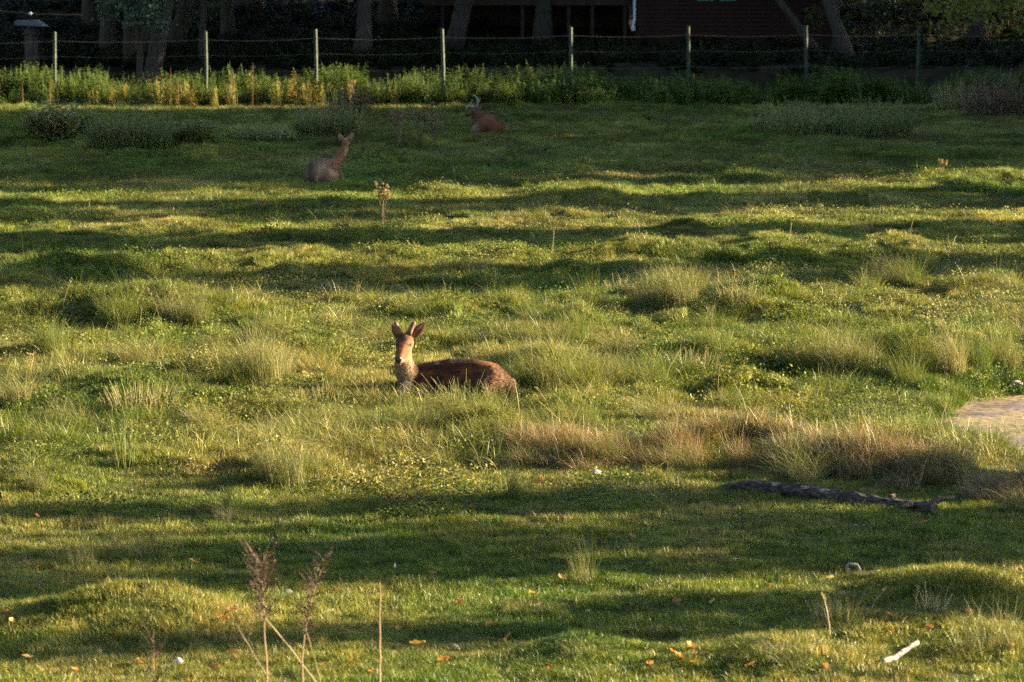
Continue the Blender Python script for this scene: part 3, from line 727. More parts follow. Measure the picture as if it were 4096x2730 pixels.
def deck():
    L_ = at(1690, 10, SY + .6); x0, x1 = L_.x, SA.x - .12; W_ = x1 - x0; zt = at(2000, 22, SY + .6).z
    base = hz((x0 + x1) / 2, SY + .6)
    t = empty("raised_deck", (x0, SY + .6, 0)); tag(t, "dark timber deck raised on posts over a black hollow beside the shed", "deck")
    MB().box((W_ / 2, 0, zt + .11), (W_, .07, .22)).build("beam", M["darkwood"], t)
    MB().box((W_ / 2, 3.2, zt + .10), (W_, .07, .2)).build("beam", M["darkwood"], t)
    me = MB().box((0, 1.65, 0), (.135, 3.5, .03)).mesh("plank"); me.materials.append(M["darkwood"])
    for k in range(int(W_ / .15)):
        o = link("plank", me, t); o.location = (.075 + k * .15, 0, zt + .24)
    for px in (1770, 2090, 2275, 2370, 2500):
        xx = at(px, 50, SY + .6).x - x0; zb = hz(xx + x0, SY + .6) - .3
        MB().box((xx, .1, (zb + zt) / 2), (.1, .1, zt - zb)).build("post", M["darkwood"], t)
        MB().box((xx, 3.05, (zb + zt) / 2 + .3), (.1, .1, zt - zb)).build("post", M["darkwood"], t)
    MB().box((W_ / 2, 3.4, zt - .3), (W_, .06, 3.2)).build("back_wall", M["darkwood"], t)
    me = MB().box((0, 0, .5), (.05, .05, 1.0)).mesh("baluster"); me.materials.append(M["darkwood"])
    for k in range(12):
        o = link("baluster", me, t); o.location = (.1 + k * (W_ - .2) / 11, 0, zt + .255)
    MB().box((W_ / 2, 0, zt + 1.29), (W_, .09, .06)).build("rail", M["darkwood"], t)
deck()

# bird table and the cable with a lamp
def bird_table():
    Y_ = 112.2; R = at(125, 98, Y_); zb = hz(R.x, Y_)
    t = empty("bird_table", (R.x, Y_, zb - .05)); tag(t, "bird table with a flat grey roof on a stout mottled post", "bird table")
    h = R.z - zb + .05
    MB().tube([(0, 0, 0), (.02, 0, h * .3), (0, 0, h * .6), (0, 0, h - .12)], [.15, .17, .2, .2], 10, .12, 3).build("post", M["bark"], t, True)
    MB().box((0, 0, h - .28), (.5, .4, .03)).build("tray", M["darkwood"], t)
    m = MB(); m.add([(-.46, -.35, h), (.46, -.35, h - .06), (.46, .35, h - .06), (-.46, .35, h), (-.44, -.35, h + .1), (.2, -.3, h + .12), (.2, .3, h + .12), (-.44, .35, h + .1)],
                    [(0, 3, 2, 1), (4, 5, 6, 7), (0, 1, 5, 4), (1, 2, 6, 5), (2, 3, 7, 6), (3, 0, 4, 7)]); m.build("roof", M["slate"], t)
    for s_ in (-1, 1):
        MB().box((s_ * .2, 0, h - .13), (.04, .04, .27)).build("roof_post", M["darkwood"], t)
bird_table()
A, B = at(-120, 30, 109.5), at(330, 60, 109.5)
cab = empty("lamp_cable", A); tag(cab, "thin cable with one white lamp strung above the bird table", "cable")
pts = [A.lerp(B, k / 10) - A - Vector((0, 0, .06 * math.sin(math.pi * k / 10))) for k in range(11)]
MB().tube(pts, [.006] * 11, 5).build("wire", M["wire"], cab)
L_ = at(122, 56, 109.5) - A
MB().tube([L_ + Vector((0, 0, .05)), L_ + Vector((0, 0, .02)), L_, L_ + Vector((0, 0, -.04))], [.02, .05, .06, .03], 8).build("lamp", M["white"], cab, True)
# ------------------------------------------------------------------ undergrowth along the fence and on the wooded bank
def nettle_mesh(h, nl, leafL, seed, stems=3, spread=.16, grassy=10):
    r = random.Random(seed); mb = MB()
    for s_ in range(stems):
        an = r.uniform(0, 6.28); q = spread * r.random(); lx, ly = r.uniform(-.18, .18), r.uniform(-.18, .18)
        b = Vector((math.cos(an) * q, math.sin(an) * q, -.03)); hh = h * r.uniform(.7, 1.1)
        pt = lambda t: b + Vector((lx * t * hh, ly * t * hh, t * hh))
        mb.tube([pt(0), pt(.5), pt(1)], [.006, .005, .003], 3, 0, seed, False, .4)
        tone = r.random() * .5
        for k in range(nl):
            t = .18 + .82 * k / nl; a = k * 2.4 + r.uniform(-.5, .5)
            L = leafL * (1.15 - .6 * t) * r.uniform(.7, 1.3); el = r.uniform(-.5, .35)
            d = Vector((math.cos(a), math.sin(a), el)); mb.leaf(pt(t), d, (0, 0, 1), L, L * .55, min(1, tone + .5 * r.random()))
            mb.leaf(pt(t - .01), Vector((-d.x, -d.y, el)), (0, 0, 1), L, L * .55, min(1, tone + .5 * r.random()))
    for k in range(grassy):
        a = r.uniform(0, 6.28); q = spread * 1.3 * r.random(); p = Vector((math.cos(a) * q, math.sin(a) * q, -.02)); l_ = h * r.uniform(.35, .85)
        mb.leaf(p, (r.uniform(-.35, .35), r.uniform(-.35, .35), 1), (r.uniform(-1, 1), r.uniform(-1, 1), 0), l_, .012, r.uniform(.5, 1))
    return mb.mesh("nettle")

nets = [nettle_mesh(.85, 13, .13, 300 + k, 4) for k in range(6)]
for me in nets: me.materials.append(M["nettle"])
ncoll = proto_collection("nettle_proto", nets, M["nettle"])
n = 5200
x = RNG.uniform(-17, 17, n); y = 102.6 + 5.6 * RNG.random(n) ** .8
edge = 102.4 + 3.0 * fbm(x / 1.5, x * 0, 81, 3)
ok = (y > edge) & (fbm(x / 1.1, y / 1.6, 82, 2) > .38); x, y = x[ok], y[ok]
hgt = (.3 + .7 * sstep(102.8, 105.2, y)) * (.25 + 1.2 * fbm(x / .9, y / 2, 83, 3)) * RNG.uniform(.7, 1.2, len(x))
one = np.ones((len(x), 3))
scatter("undergrowth", ncoll, 6, lay(x, y), rots(len(x), .1), np.stack([hgt * 1.05] * 3, 1), one, "tangled nettles and weeds in a band along the fence", "undergrowth")

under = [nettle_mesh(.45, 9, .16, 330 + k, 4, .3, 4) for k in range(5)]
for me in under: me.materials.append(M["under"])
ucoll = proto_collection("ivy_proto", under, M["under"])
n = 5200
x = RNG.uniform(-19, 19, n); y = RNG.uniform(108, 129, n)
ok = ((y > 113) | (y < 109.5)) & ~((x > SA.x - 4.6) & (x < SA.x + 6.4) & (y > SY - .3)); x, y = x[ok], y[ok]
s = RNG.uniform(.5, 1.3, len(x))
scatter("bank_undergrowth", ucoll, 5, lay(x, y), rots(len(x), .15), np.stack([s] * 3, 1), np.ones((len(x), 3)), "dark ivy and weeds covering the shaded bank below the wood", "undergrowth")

# ------------------------------------------------------------------ single plants
def place(o, px, py, rz=None, s=None, sink=.0):
    g = G(px, py); o.location = (g.x, g.y, g.z - sink)
    o.rotation_euler.z = random.uniform(0, 6.28) if rz is None else rz
    if s: o.scale = s if hasattr(s, '__len__') else (s, s, s)
    return o

def plant(name, me, px, py, label, cat, group=None, s=1.0, rz=None, sink=0.0):
    return tag(place(link(name, me), px, py, rz, s, sink), label, cat, group)

# sunlit nettles by the fence
lit_nets = [nettle_mesh(.85, 14, .14, 360 + k, 5) for k in range(6)]
for me in lit_nets: me.materials.append(M["nettle_lit"])
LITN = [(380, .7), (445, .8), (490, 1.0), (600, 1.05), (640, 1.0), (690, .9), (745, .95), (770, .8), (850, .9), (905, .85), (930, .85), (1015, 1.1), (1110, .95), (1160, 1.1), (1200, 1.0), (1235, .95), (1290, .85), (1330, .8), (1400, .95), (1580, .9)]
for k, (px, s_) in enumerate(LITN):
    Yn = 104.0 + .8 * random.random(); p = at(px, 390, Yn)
    o = link("nettle_plant", lit_nets[k % 6]); o.location = (p.x, Yn, hz(p.x, Yn) - .02); o.scale = (s_ * 1.05, s_ * 1.05, s_ * 1.15); o.rotation_euler.z = k
    tag(o, "sunlit nettle with the glow painted into its leaves standing against the green deer fence", "plant", "nettles standing along the fence")
def dock_mesh(h, seed):
    r = random.Random(seed); mb = MB(); lx = r.uniform(-.08, .08)
    mb.tube([(0, 0, -.03), (lx * .4, 0, h * .5), (lx, 0, h)], [.011, .009, .004], 5, 0, seed, True, .5)
    for k in range(70):
        t = .45 + .55 * r.random(); a = r.uniform(0, 6.28)
        mb.leaf((lx * t, 0, h * t), (math.cos(a), math.sin(a), .7), (0, 0, 1), .045 * (1.3 - t), .03, r.random())
    return mb.mesh("dock")
docks = [dock_mesh(1.35, 400 + k) for k in range(3)]
for me in docks: me.materials.append(M["dock"])
for k, px in enumerate((92, 200, 683, 715, 935, 1010, 1185, 1225)):
    Yn = 104.0; p = at(px, 390, Yn); o = link("dock_stem", docks[k % 3]); o.location = (p.x, Yn, hz(p.x, Yn)); o.rotation_euler.z = k * 2.1; o.scale = (.7, .7, (.55, .6, .85, .7, .72, .95, .75, .6)[k]); o.rotation_euler.x = random.uniform(-.1, .1)
    tag(o, "rusty brown dock seed stem rising from the nettles at the fence", "plant", "dock stems at the fence")

def weed_mesh(w, d, h, stems, seed, leafL=.05, grassn=120, nl=14, lean=.3, shape=.6, big=1.0):
    """bushy clump: many thin stems with small leaves and grass among them"""
    r = random.Random(seed); mb = MB()
    for s_ in range(stems):
        a = r.uniform(0, 6.28); q = r.random() ** .5; b = Vector((math.cos(a) * w / 2 * q, math.sin(a) * d / 2 * q, -.03))
        hh = h * r.uniform(.55, 1.08) * (1 - shape * .6 * q * q); lx, ly = math.cos(a) * q * lean + r.uniform(-.15, .15), math.sin(a) * q * lean + r.uniform(-.15, .15)
        pt = lambda t: b + Vector((lx * t * t * hh, ly * t * t * hh, t * hh))
        mb.tube([pt(0), pt(.5), pt(1)], [.0045, .0035, .002], 3, 0, seed, False, .8)
        tone = r.random() * .55
        for k in range(nl):
            t = .15 + .85 * (k + r.random()) / nl; a2 = r.uniform(0, 6.28); L = leafL * big * (1.2 - .6 * t) * r.uniform(.6, 1.4)
            mb.leaf(pt(t), (math.cos(a2), math.sin(a2), r.uniform(-.3, .7)), (0, 0, 1), L, L * .45, min(1, tone + .45 * r.random()))
    for k in range(grassn):
        a = r.uniform(0, 6.28); q = r.random() ** .5; p = Vector((math.cos(a) * w / 2 * q, math.sin(a) * d / 2 * q, -.02)); l_ = h * r.uniform(.35, .95) * (1 - .4 * q)
        mb.leaf(p, (r.uniform(-.4, .4), r.uniform(-.4, .4), 1), (r.uniform(-1, 1), r.uniform(-1, 1), 0), l_, .010, r.uniform(.55, 1))
    return mb.mesh("weed")

def wclump(px, py, wpx, hpx, label, seed, stems, mat=None, name="weed_clump", group=None, **kw):
    g = G(px, py); k = pxm(g.y)
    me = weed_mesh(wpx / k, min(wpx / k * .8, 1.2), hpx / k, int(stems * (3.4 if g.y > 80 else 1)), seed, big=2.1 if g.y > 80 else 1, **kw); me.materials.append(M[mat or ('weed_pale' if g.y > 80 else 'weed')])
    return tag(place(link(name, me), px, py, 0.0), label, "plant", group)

wclump(200, 570, 190, 190, "upright leafy weed clump at the edge of the meadow beside the first fence post", 1, 55, leafL=.085)
wclump(318, 560, 120, 165, "slimmer leafy weed beside the upright clump and the wide feathery one", 2, 34, leafL=.085)
wclump(520, 610, 330, 215, "wide feathery weed clump before the lit nettles", 3, 110, leafL=.05, grassn=420)
wclump(770, 585, 190, 120, "low leafy weed clump beside the wide feathery one", 4, 50, leafL=.07)
wclump(1060, 580, 260, 110, "low spreading weed clump behind the alert hind", 5, 60, leafL=.05, grassn=220)
wclump(1310, 560, 280, 180, "dense grey-green weed clump just behind the alert hind's ears", 6, 90, leafL=.05, grassn=350)
wclump(1400, 470, 160, 160, "reddish seeding weeds standing at the nettle edge", 7, 50, mat="tuss_red", leafL=.04)
wclump(3190, 550, 330, 170, "dark weed patch in the shade between the far fence posts", 8, 80, leafL=.045, grassn=420)
wclump(3480, 560, 330, 190, "tall dark weed patch beside the other dark one in the shade", 9, 90, leafL=.045, grassn=420)
wclump(3980, 480, 260, 210, "rusty brown dead bush in the shade by the last fence post", 10, 90, mat="dead", leafL=.045, grassn=120)
wclump(3820, 450, 170, 140, "small grey seeding weed clump beside the rusty bush", 11, 40, leafL=.04)
M["fluff"] = mat_leaf("fluffy_seed", [(0, (.16, .15, .06)), (.5, (.36, .30, .18)), (1, (.6, .52, .38))], .3)
# weeds nearer by
wclump(570, 1650, 300, 150, "low leafy herb patch on the sunny rough grass", 12, 110, leafL=.035, nl=18, grassn=150)
wclump(1860, 1625, 330, 150, "feathery green herbs growing in front of the lying stag's flank", 13, 85, leafL=.022, nl=20, grassn=120, shape=.6, lean=.9)
wclump(1990, 1620, 200, 110, "short leafy herbs beside the stag's rump", 14, 60, leafL=.022, nl=18, grassn=70, lean=.9)
wclump(1300, 1620, 180, 110, "dark leafy herb patch beside the stag's chest", 15, 50, leafL=.035, nl=14)
wclump(2750, 1500, 330, 140, "pale seeding herb patch on the sunny slope", 16, 90, mat="tuss_tan", leafL=.03)
wclump(3480, 1700, 260, 120, "dark sprawling bramble patch above the pond", 17, 60, leafL=.05)
wclump(3720, 1890, 240, 150, "pale yellow leafy herbs on the bank by the pond", 18, 80, mat="tuss_tan", leafL=.045)
wclump(4050, 1480, 200, 120, "leafy weed hanging over the far pond bank", 19, 50, leafL=.04)
wclump(2960, 1210, 200, 120, "pale leafy seed stems on the sunny rise", 20, 30, mat="tuss_tan", leafL=.04, grassn=60)
wclump(2470, 1190, 120, 110, "pale leafy stems beside the bleached tussock", 21, 18, mat="tuss_tan", leafL=.04, grassn=60)
wclump(3340, 2500, 220, 200, "thin branching seed weed behind the low dark mound", 22, 16, mat="tuss_tan", leafL=.02, nl=10, grassn=40)
wclump(3180, 820, 140, 240, "tall spindly yellow weed in the shaded far meadow", 23, 9, mat="tuss_tan", leafL=.05, nl=12, grassn=20)
wclump(3080, 830, 90, 120, "short yellow weed beside the tall spindly one", 24, 8, mat="tuss_tan", leafL=.05, nl=10, grassn=20)

# dead thistles
def thistle_mesh(h, stems, heads, seed, w=.25):
    r = random.Random(seed); mb = MB(); hd = MB()
    for s_ in range(stems):
        b = Vector((r.uniform(-.05, .05), r.uniform(-.05, .05), -.02)); lx, ly = r.uniform(-w, w), r.uniform(-w, w); hh = h * r.uniform(.7, 1)
        pt = lambda t: b + Vector((lx * t ** 1.4, ly * t ** 1.4, t * hh))
        mb.tube([pt(0), pt(.4), pt(.75), pt(1)], [.007, .006, .005, .003], 4, 0, seed, False, r.random())
        for k in range(16):
            t = .1 + .8 * r.random(); a = r.uniform(0, 6.28); mb.leaf(pt(t), (math.cos(a), math.sin(a), r.uniform(-.6, .4)), (0, 0, 1), .09 * r.uniform(.5, 1.2), .022, r.random())
        for k in range(heads):
            t = .6 + .4 * r.random(); a = r.uniform(0, 6.28); p = pt(t); e = p + Vector((math.cos(a) * .05, math.sin(a) * .05, .06)); mb.tube([p, e], [.003, .003], 3, 0, 0, False, .4)
            for j in range(7):
                d = Vector((r.uniform(-1, 1), r.uniform(-1, 1), r.uniform(-.2, 1))); hd.leaf(e, d, (r.random(), r.random(), r.random()), .042, .034, r.random())
    return mb.mesh("stem"), hd.mesh("head")
def thistle(px, py, hpx, stems, heads, label, seed, w=.2, grp=None):
    g = G(px, py); ms, mh = thistle_mesh(hpx / pxm(g.y), stems, heads, seed, w)
    t = tag(empty("dead_thistle", g), label, "plant", grp)
    link("stem", ms, t, M["dead"]); link("seed_head", mh, t, M["seed"])
thistle(1532, 900, 165, 4, 9, "sunlit dry thistle standing in the middle of the shade bands", 1, .12)
thistle(1600, 590, 165, 7, 10, "dark dead thistle beside the weeds behind the hind", 2, .28)
thistle(1680, 595, 185, 8, 10, "taller dead thistle close to the resting horned stag", 3, .34)
thistle(1740, 590, 150, 6, 9, "short dead thistle between the taller one and the horned stag", 4, .28)
thistle(1395, 440, 130, 4, 6, "pale seeding thistle against the nettle band", 5, .2)
wclump(3735, 2450, 110, 130, "pale fluffy seed plant on the low dark mound by the white branch", 36, 16, mat="fluff", leafL=.022, nl=22, grassn=6, shape=.1)
thistle(3760, 700, 60, 3, 5, "small dry seed plant at the edge of the lit far strip", 7, .06)

# thistle rosettes
def rosette_mesh(seed, n=34, R=.38):
    r = random.Random(seed); mb = MB()
    for k in range(n):
        a = r.uniform(0, 6.28); el = r.uniform(.1, .75); L = R * r.uniform(.5, 1); b = Vector((r.uniform(-.15, .15), r.uniform(-.12, .12), 0))
        d = Vector((math.cos(a), math.sin(a), el)).normalized()
        for j in range(5):
            p = b + d * L * j / 5 - Vector((0, 0, .25 * L * (j / 5) ** 2))
            for s_ in (-1, 1):
                mb.leaf(p, d * .6 + Vector((-d.y, d.x, .25)) * s_, (0, 0, 1), L * .34, L * .10, r.random())
    return mb.mesh("rosette")
for k, (px, py, s_, lb) in enumerate([(3390, 1245, .75, "grey-green spiky thistle rosette on the sunny rise"), (2210, 705, .9, "dark spiky thistle rosette in the shaded far meadow"), (1990, 600, .9, "blue-grey thistle rosette in front of the resting horned stag"), (1940, 610, .6, "smaller pale rosette beside the blue-grey one before the horned stag"), (3440, 1250, .5, "smaller rosette beside the spiky thistle rosette on the rise")]):
    me = rosette_mesh(500 + k); me.materials.append(M["rosette"]); plant("thistle_rosette", me, px, py, lb, "plant", None, s_)

def zone(px, py):
    if py > 2150: return "near the short grey stick" if px < 800 else "beside the tall dead weeds" if px < 1500 else "on the banded lawn by the upright bare stick" if px < 3000 else "around the white birch branch"
    if py > 1965: return "on the lawn below the rush clump" if px < 1000 else "at the sunny edge of the lawn" if px < 2700 else "along the fallen log"
    if py < 1080: return "in the shade bands before the lying hind" if px < 2000 else "in the shade bands before the dug soil"
    if px > 3560: return "on the grassy bank above the pond"
    if py > 1740: return "on the low dry bank" if px > 2050 else "on the sunny strip by the rush clump"
    if px < 720: return "on the rough slope by the leafy herb patch" if py > 1400 else "on the far rough rise beside the arched twig"
    if px < 1430: return "between the herb patch and the young stag" if py > 1400 else "on the rough rise behind the herb patch"
    if px < 2160: return "around the lying young stag" if py > 1400 else "on the rise behind the young stag"
    if px < 3120: return "in the rough grass past the stag's rump" if py > 1400 else "on the sunny rise of bleached grass"
    return "on the slope below the spiky thistle rosette"
# ------------------------------------------------------------------ tussocks
def tuss_mesh(seed, n, rad, h, lean, droop, w=.0042, bias=(-.15, 0)):
    return np_mesh("tussock", *tuft(n, rad, h, .6, w, lean, seed, droop, bias, 3, 5.0))
TUS = {k: [] for k in ("tuss_green", "tuss_tan", "tuss_red")}
for k, mt in enumerate(TUS):
    for j in range(4):
        me = tuss_mesh(600 + 10 * k + j, 620, .24, .32, (1.0, .9, .7)[k], .7); me.materials.append(M[mt]); TUS[mt].append(me)
TL = {"tuss_green": ("fine green bent grass tussock in the rough meadow", "green grass tussocks"), "tuss_tan": ("bleached tan dry grass tussock in the meadow", "bleached grass tussocks"), "tuss_red": ("reddish brown dry tussock on the bank behind the fallen log", "reddish tussocks on the bank")}
TW = {'tuss_green': 'green bent grass tussock', 'tuss_tan': 'bleached tan grass tussock', 'tuss_red': 'reddish brown dry tussock'}
THIN = [tuss_mesh(680 + j, 150, .26, .30, .8, .5) for j in range(3)]
for me in THIN: me.materials.append(M['tuss_tan'])
def tussock(px, py, wpx, hpx, kind, k):
    g = G(px, py); q = pxm(g.y); w, h = wpx / q / .62, hpx / q / .30
    o = link("grass_tussock", TUS[kind][k % 4]); o.location = g; o.rotation_euler.z = k * 1.7 if False else random.uniform(-.6, .6)
    o.scale = (w, max(min(w, 1.6), .5), h)
    if kind != "tuss_red" and py > 2140: o.data = THIN[k % 3]
    sz_ = "wide" if wpx > 185 else "tall" if hpx > 140 else "low" if hpx < 95 else "bushy"
    tag(o, f"{sz_} {TW[kind]} {zone(px, py)}", "grass tussock", TL[kind][1])
T_, Gn = "tuss_tan", "tuss_green"
TLIST = [(1150, 1945, 220, 190, T_), (1060, 1930, 120, 110, T_), (1250, 1900, 110, 80, T_), (150, 1965, 120, 90, T_), (420, 2235, 190, 130, T_), (620, 2215, 220, 140, T_), (330, 2275, 150, 150, T_), (540, 2240, 160, 90, Gn),
         (40, 2365, 150, 150, T_), (140, 2370, 120, 90, T_), (1050, 1540, 190, 190, T_), (960, 1560, 160, 130, Gn), (1130, 1520, 110, 130, T_), (700, 1290, 150, 110, T_), (790, 1300, 130, 100, "tuss_tan"), (480, 1300, 190, 130, Gn),
         (200, 1420, 170, 150, Gn), (2650, 1240, 150, 150, T_), (2730, 1235, 160, 130, T_), (2590, 1245, 120, 100, T_), (2370, 1250, 130, 130, Gn), (2300, 1390, 150, 140, Gn), (2240, 1400, 110, 90, T_), (2200, 1560, 240, 170, Gn), (2330, 1570, 200, 140, Gn),
         (2080, 1560, 150, 120, Gn), (2420, 1540, 180, 110, T_), (2600, 1560, 220, 120, Gn), (2860, 1420, 200, 110, Gn), (3330, 1500, 200, 160, T_), (3430, 1490, 190, 130, T_), (3230, 1520, 150, 100, Gn), (3700, 1520, 170, 170, Gn), (3800, 1500, 170, 180, T_),
         (3900, 1480, 170, 150, Gn), (4010, 1480, 180, 150, T_), (3640, 1560, 150, 130, Gn), (3770, 1660, 130, 90, Gn), (2950, 1650, 180, 100, Gn), (2640, 1700, 220, 100, T_), (2350, 1720, 150, 90, Gn), (1640, 1720, 150, 110, Gn), (1720, 1735, 120, 110, T_), (1830, 1700, 120, 120, T_), (1960, 1690, 120, 110, Gn),
         (2330, 2330, 130, 150, T_), (2070, 2010, 120, 90, Gn), (2060, 2000, 60, 130, T_), (900, 2090, 90, 60, T_), (910, 2060, 40, 110, Gn), (3400, 2500, 180, 120, Gn), (3900, 2600, 220, 150, T_), (4030, 2590, 190, 140, Gn), (3760, 2370, 200, 80, Gn), (2320, 2620, 170, 60, Gn), (3150, 2650, 260, 80, Gn), (1240, 960, 60, 60, Gn),
         (3560, 1150, 150, 110, T_), (3480, 1180, 120, 90, Gn), (3640, 1150, 130, 90, Gn), (1500, 1150, 200, 90, Gn), (1700, 1290, 180, 90, Gn), (2880, 1330, 200, 90, Gn), (560, 1470, 200, 90, T_), (60, 1620, 200, 110, T_), (240, 1720, 200, 110, T_), (360, 1740, 150, 90, Gn), (820, 1720, 150, 80, T_), (1400, 1700, 150, 80, Gn), (1120, 1350, 180, 80, Gn), (860, 1420, 150, 70, T_), (2500, 1420, 200, 90, T_), (2150, 1300, 170, 90, Gn), (4060, 2060, 130, 100, T_)]
for k, a in enumerate(TLIST): tussock(*a, k)
rr = random.Random(5)
for k in range(18):                                  # the dry bank behind the fallen log
    t_ = rr.random(); px = 2110 + 1800 * t_; py = 1850 + 45 * t_ + 110 * max(0, t_ - .25) + rr.uniform(-90, 25) * (1 if t_ > .2 else .5)
    tussock(px, py, rr.uniform(150, 260), rr.uniform(60, 120), rr.choice(("tuss_red", "tuss_red", T_, T_, Gn)), k)
# rushes: dark upright
me = np_mesh("rush", *tuft(60, .10, .48, .3, .006, .18, 650, .2, None, 3)); me.materials.append(M["weed"])
plant("rush_clump", me, 500, 1868, "dark upright rush clump on a small mound", "plant", None, (1.1, 1.1, 1.0))

# single dry stalks
def stalk_mesh(h, bend, seed):
    r = random.Random(seed); mb = MB(); pts = [(bend * t * t * h, 0, h * t * (1 - .1 * abs(bend) * t)) for t in (0, .3, .6, .85, 1)]
    mb.tube(pts, [.0045, .004, .0035, .003, .0022], 5, 0, 0, True, .9)
    for k in range(10):
        t = .8 + .2 * r.random(); a = r.uniform(0, 6.28); mb.leaf((bend * t * t * h, 0, h * t * (1 - .1 * abs(bend) * t)), (math.cos(a) * .5 + bend * .5, math.sin(a) * .5, 1), (0, 1, 0), .04, .012, .8 + .2 * r.random())
    return mb.mesh("stalk")
STK = [stalk_mesh(.5, b, 700 + i) for i, b in enumerate((.05, .25, -.3, .5, -.12, .12))]
for me in STK: me.materials.append(M["tuss_tan"])
SL = [(2078, 1690, 175, 4), (1800, 1690, 130, 5), (2200, 1660, 110, 2), (1910, 1660, 110, 1), (1650, 1640, 90, 4), (640, 1310, 160, 2), (610, 1300, 100, 1), (250, 1270, 150, 1), (1020, 1320, 120, 5), (560, 1330, 100, 0), (1300, 1330, 140, 5), (1205, 1150, 90, 0), (1825, 760, 90, 4), (1895, 765, 60, 2),
      (2580, 990, 60, 0), (2565, 990, 100, 4), (3160, 960, 70, 0), (3640, 960, 130, 1), (3790, 960, 100, 2), (3980, 1080, 90, 2), (3060, 1180, 120, 5), (2210, 1030, 110, 0), (2160, 1010, 80, 2), (520, 1030, 110, 2), (570, 1060, 100, 1), (1020, 1060, 60, 0), (2870, 1590, 140, 0), (3760, 1740, 130, 5), (1270, 900, 60, 2),
      (3320, 2560, 190, 4), (3480, 2470, 120, 1), (3660, 2470, 130, 0), (3390, 1790, 150, 0), (690, 900, 70, 0), (1460, 880, 110, 1), (900, 850, 60, 2), (2360, 770, 60, 0), (3700, 900, 90, 3), (1560, 1640, 80, 2), (1690, 1650, 100, 4), (2040, 1710, 90, 2), (880, 1510, 120, 4)]
for k, (px, py, hpx, j) in enumerate(SL):
    g = G(px, py); o = link("dry_stalk", STK[j]); o.location = g; o.rotation_euler.z = random.uniform(-.4, .4); h = hpx / pxm(g.y) / .5; o.scale = (1.1, 1.1, h)
    tag(o, f"thin {('long' if hpx > 110 else 'short')} straw-coloured seed stalk {zone(px, py)}", "grass stalk", "straw-coloured seed stalks")

# ------------------------------------------------------------------ fallen log, sticks, stones, leaves
def log():
    a, b = G(2880, 1968), G(3735, 2062); mb = MB(); pts, rd = [], []
    n_ = 44
    for k in range(n_ + 1):
        t_ = k / n_; p = a.lerp(b, t_); p.z = hz(p.x, p.y) + .06 + .02 * math.sin(t_ * 7) - .05 * max(0, .15 - t_) * 4; p.y += .07 * math.sin(t_ * 4.2); pts.append(p - a)
        rd.append((.048 + .028 * math.sin(t_ * 3.0) + .016 * (noise(t_ * 9, 0, 91) - .5)) * (.6 + .4 * min(1, t_ * 8)))
    mb.tube(pts, rd, 14, .16, 4)
    t = tag(empty("fallen_log", a), "long weathered log lying in the grass below the dry bank", "log")
    mb.build("trunk", M["logbark"], t, False)
    for k, (q, ln, an) in enumerate([(.93, .34, -2.0), (.80, .14, 1.1), (.55, .10, .7), (.97, .3, .3)]):
        p = pts[int(q * n_)]; e = p + Vector((math.cos(an) * ln, math.sin(an) * ln * .8, .03 + .05 * (k % 2))); mb = MB()
        mb.tube([p, p.lerp(e, .5) + Vector((0, 0, .03)), e], [.035, .028, .014], 7, .2, k).build("branch_stub", M["logbark"], t)
    for k, q in enumerate((.28, .42, .5)):
        p = pts[int(q * n_)]; mb = MB(); mb.box(p + Vector((0, -.05, rd[int(q * n_)] * .75)), (.09, .03, .025), Matrix.Rotation(.2 * k - .3, 3, 'Z')).build("bark_flake", M["driftwood"], t)
log()

def stick(name, path, r0, r1, mat, label, cat="branch", lift=.02, sides=8, seed=0):
    Y0 = G(*path[0][:2]).y; pts = [(at(p[0], p[1], Y0) if len(p) > 2 else G(*p[:2])) + Vector((0, 0, lift)) for p in path]
    o0 = pts[0].copy(); P2 = []; 
    for i in range(len(pts) - 1):
        for k in range(4): P2.append(pts[i].lerp(pts[i + 1], k / 4) - o0 + Vector((random.uniform(-1, 1), random.uniform(-1, 1), random.uniform(-.5, .5))) * r0 * .25)
    P2.append(pts[-1] - o0); n_ = len(P2)
    o = MB().tube(P2, [r0 + (r1 - r0) * k / (n_ - 1) for k in range(n_)], sides, .12, seed).build(name, M[mat], None, True)
    o.location = o0; return tag(o, label, cat)
stick("white_branch", [(3530, 2668), (3575, 2655), (3625, 2618), (3670, 2590)], .027, .017, "birch", "short white birch branch lying in the grass", lift=.035)
b1 = stick("gnarled_branch", [(3400, 2298), (3386, 2284, 1), (3394, 2266, 1), (3428, 2270, 1), (3442, 2290, 1), (3436, 2304, 1)], .016, .012, "driftwood", "pale twisted dead branch curled on the short grass")
stick("bent_twig", [(3440, 2308), (3462, 2300, .03), (3520, 2292, .04)], .012, .006, "driftwood", "pale straight twig lying against the twisted branch")
stick("dark_twig", [(3375, 2300), (3450, 2315)], .010, .006, "logbark", "short dark twig under the pale twisted branch")
stick("short_stick", [(548, 2298), (632, 2294)], .014, .012, "logbark", "short grey stick lying alone on short grass")
stick("short_stick", [(1335, 2664), (1430, 2660)], .011, .009, "logbark", "short dark stick beside the tall dead weed's stems")
stick("pale_stick", [(1282, 2468), (1335, 2448)], .014, .008, "birch", "small bleached stick lying in a strip of sun")
stick("dark_twig", [(710, 2212), (790, 2232)], .010, .008, "logbark", "dark twig lying at the edge of the dry tussocks")
stick("pale_stick", [(430, 1318), (460, 1326)], .012, .008, "birch", "tiny white crossed stick on the sunny rough grass")
stick("grey_stick", [(330, 2108), (385, 2095)], .012, .007, "driftwood", "thin grey stick half hidden behind dry tussocks")
stick("pale_stick", [(215, 1425), (258, 1428)], .012, .008, "birch", "bleached stick on the sunny slope beside a green tussock")
stick("bent_twig", [(185, 1270, .02), (215, 1262, .05), (270, 1280, .02)], .010, .006, "driftwood", "pale arched twig lying across the rough grass")

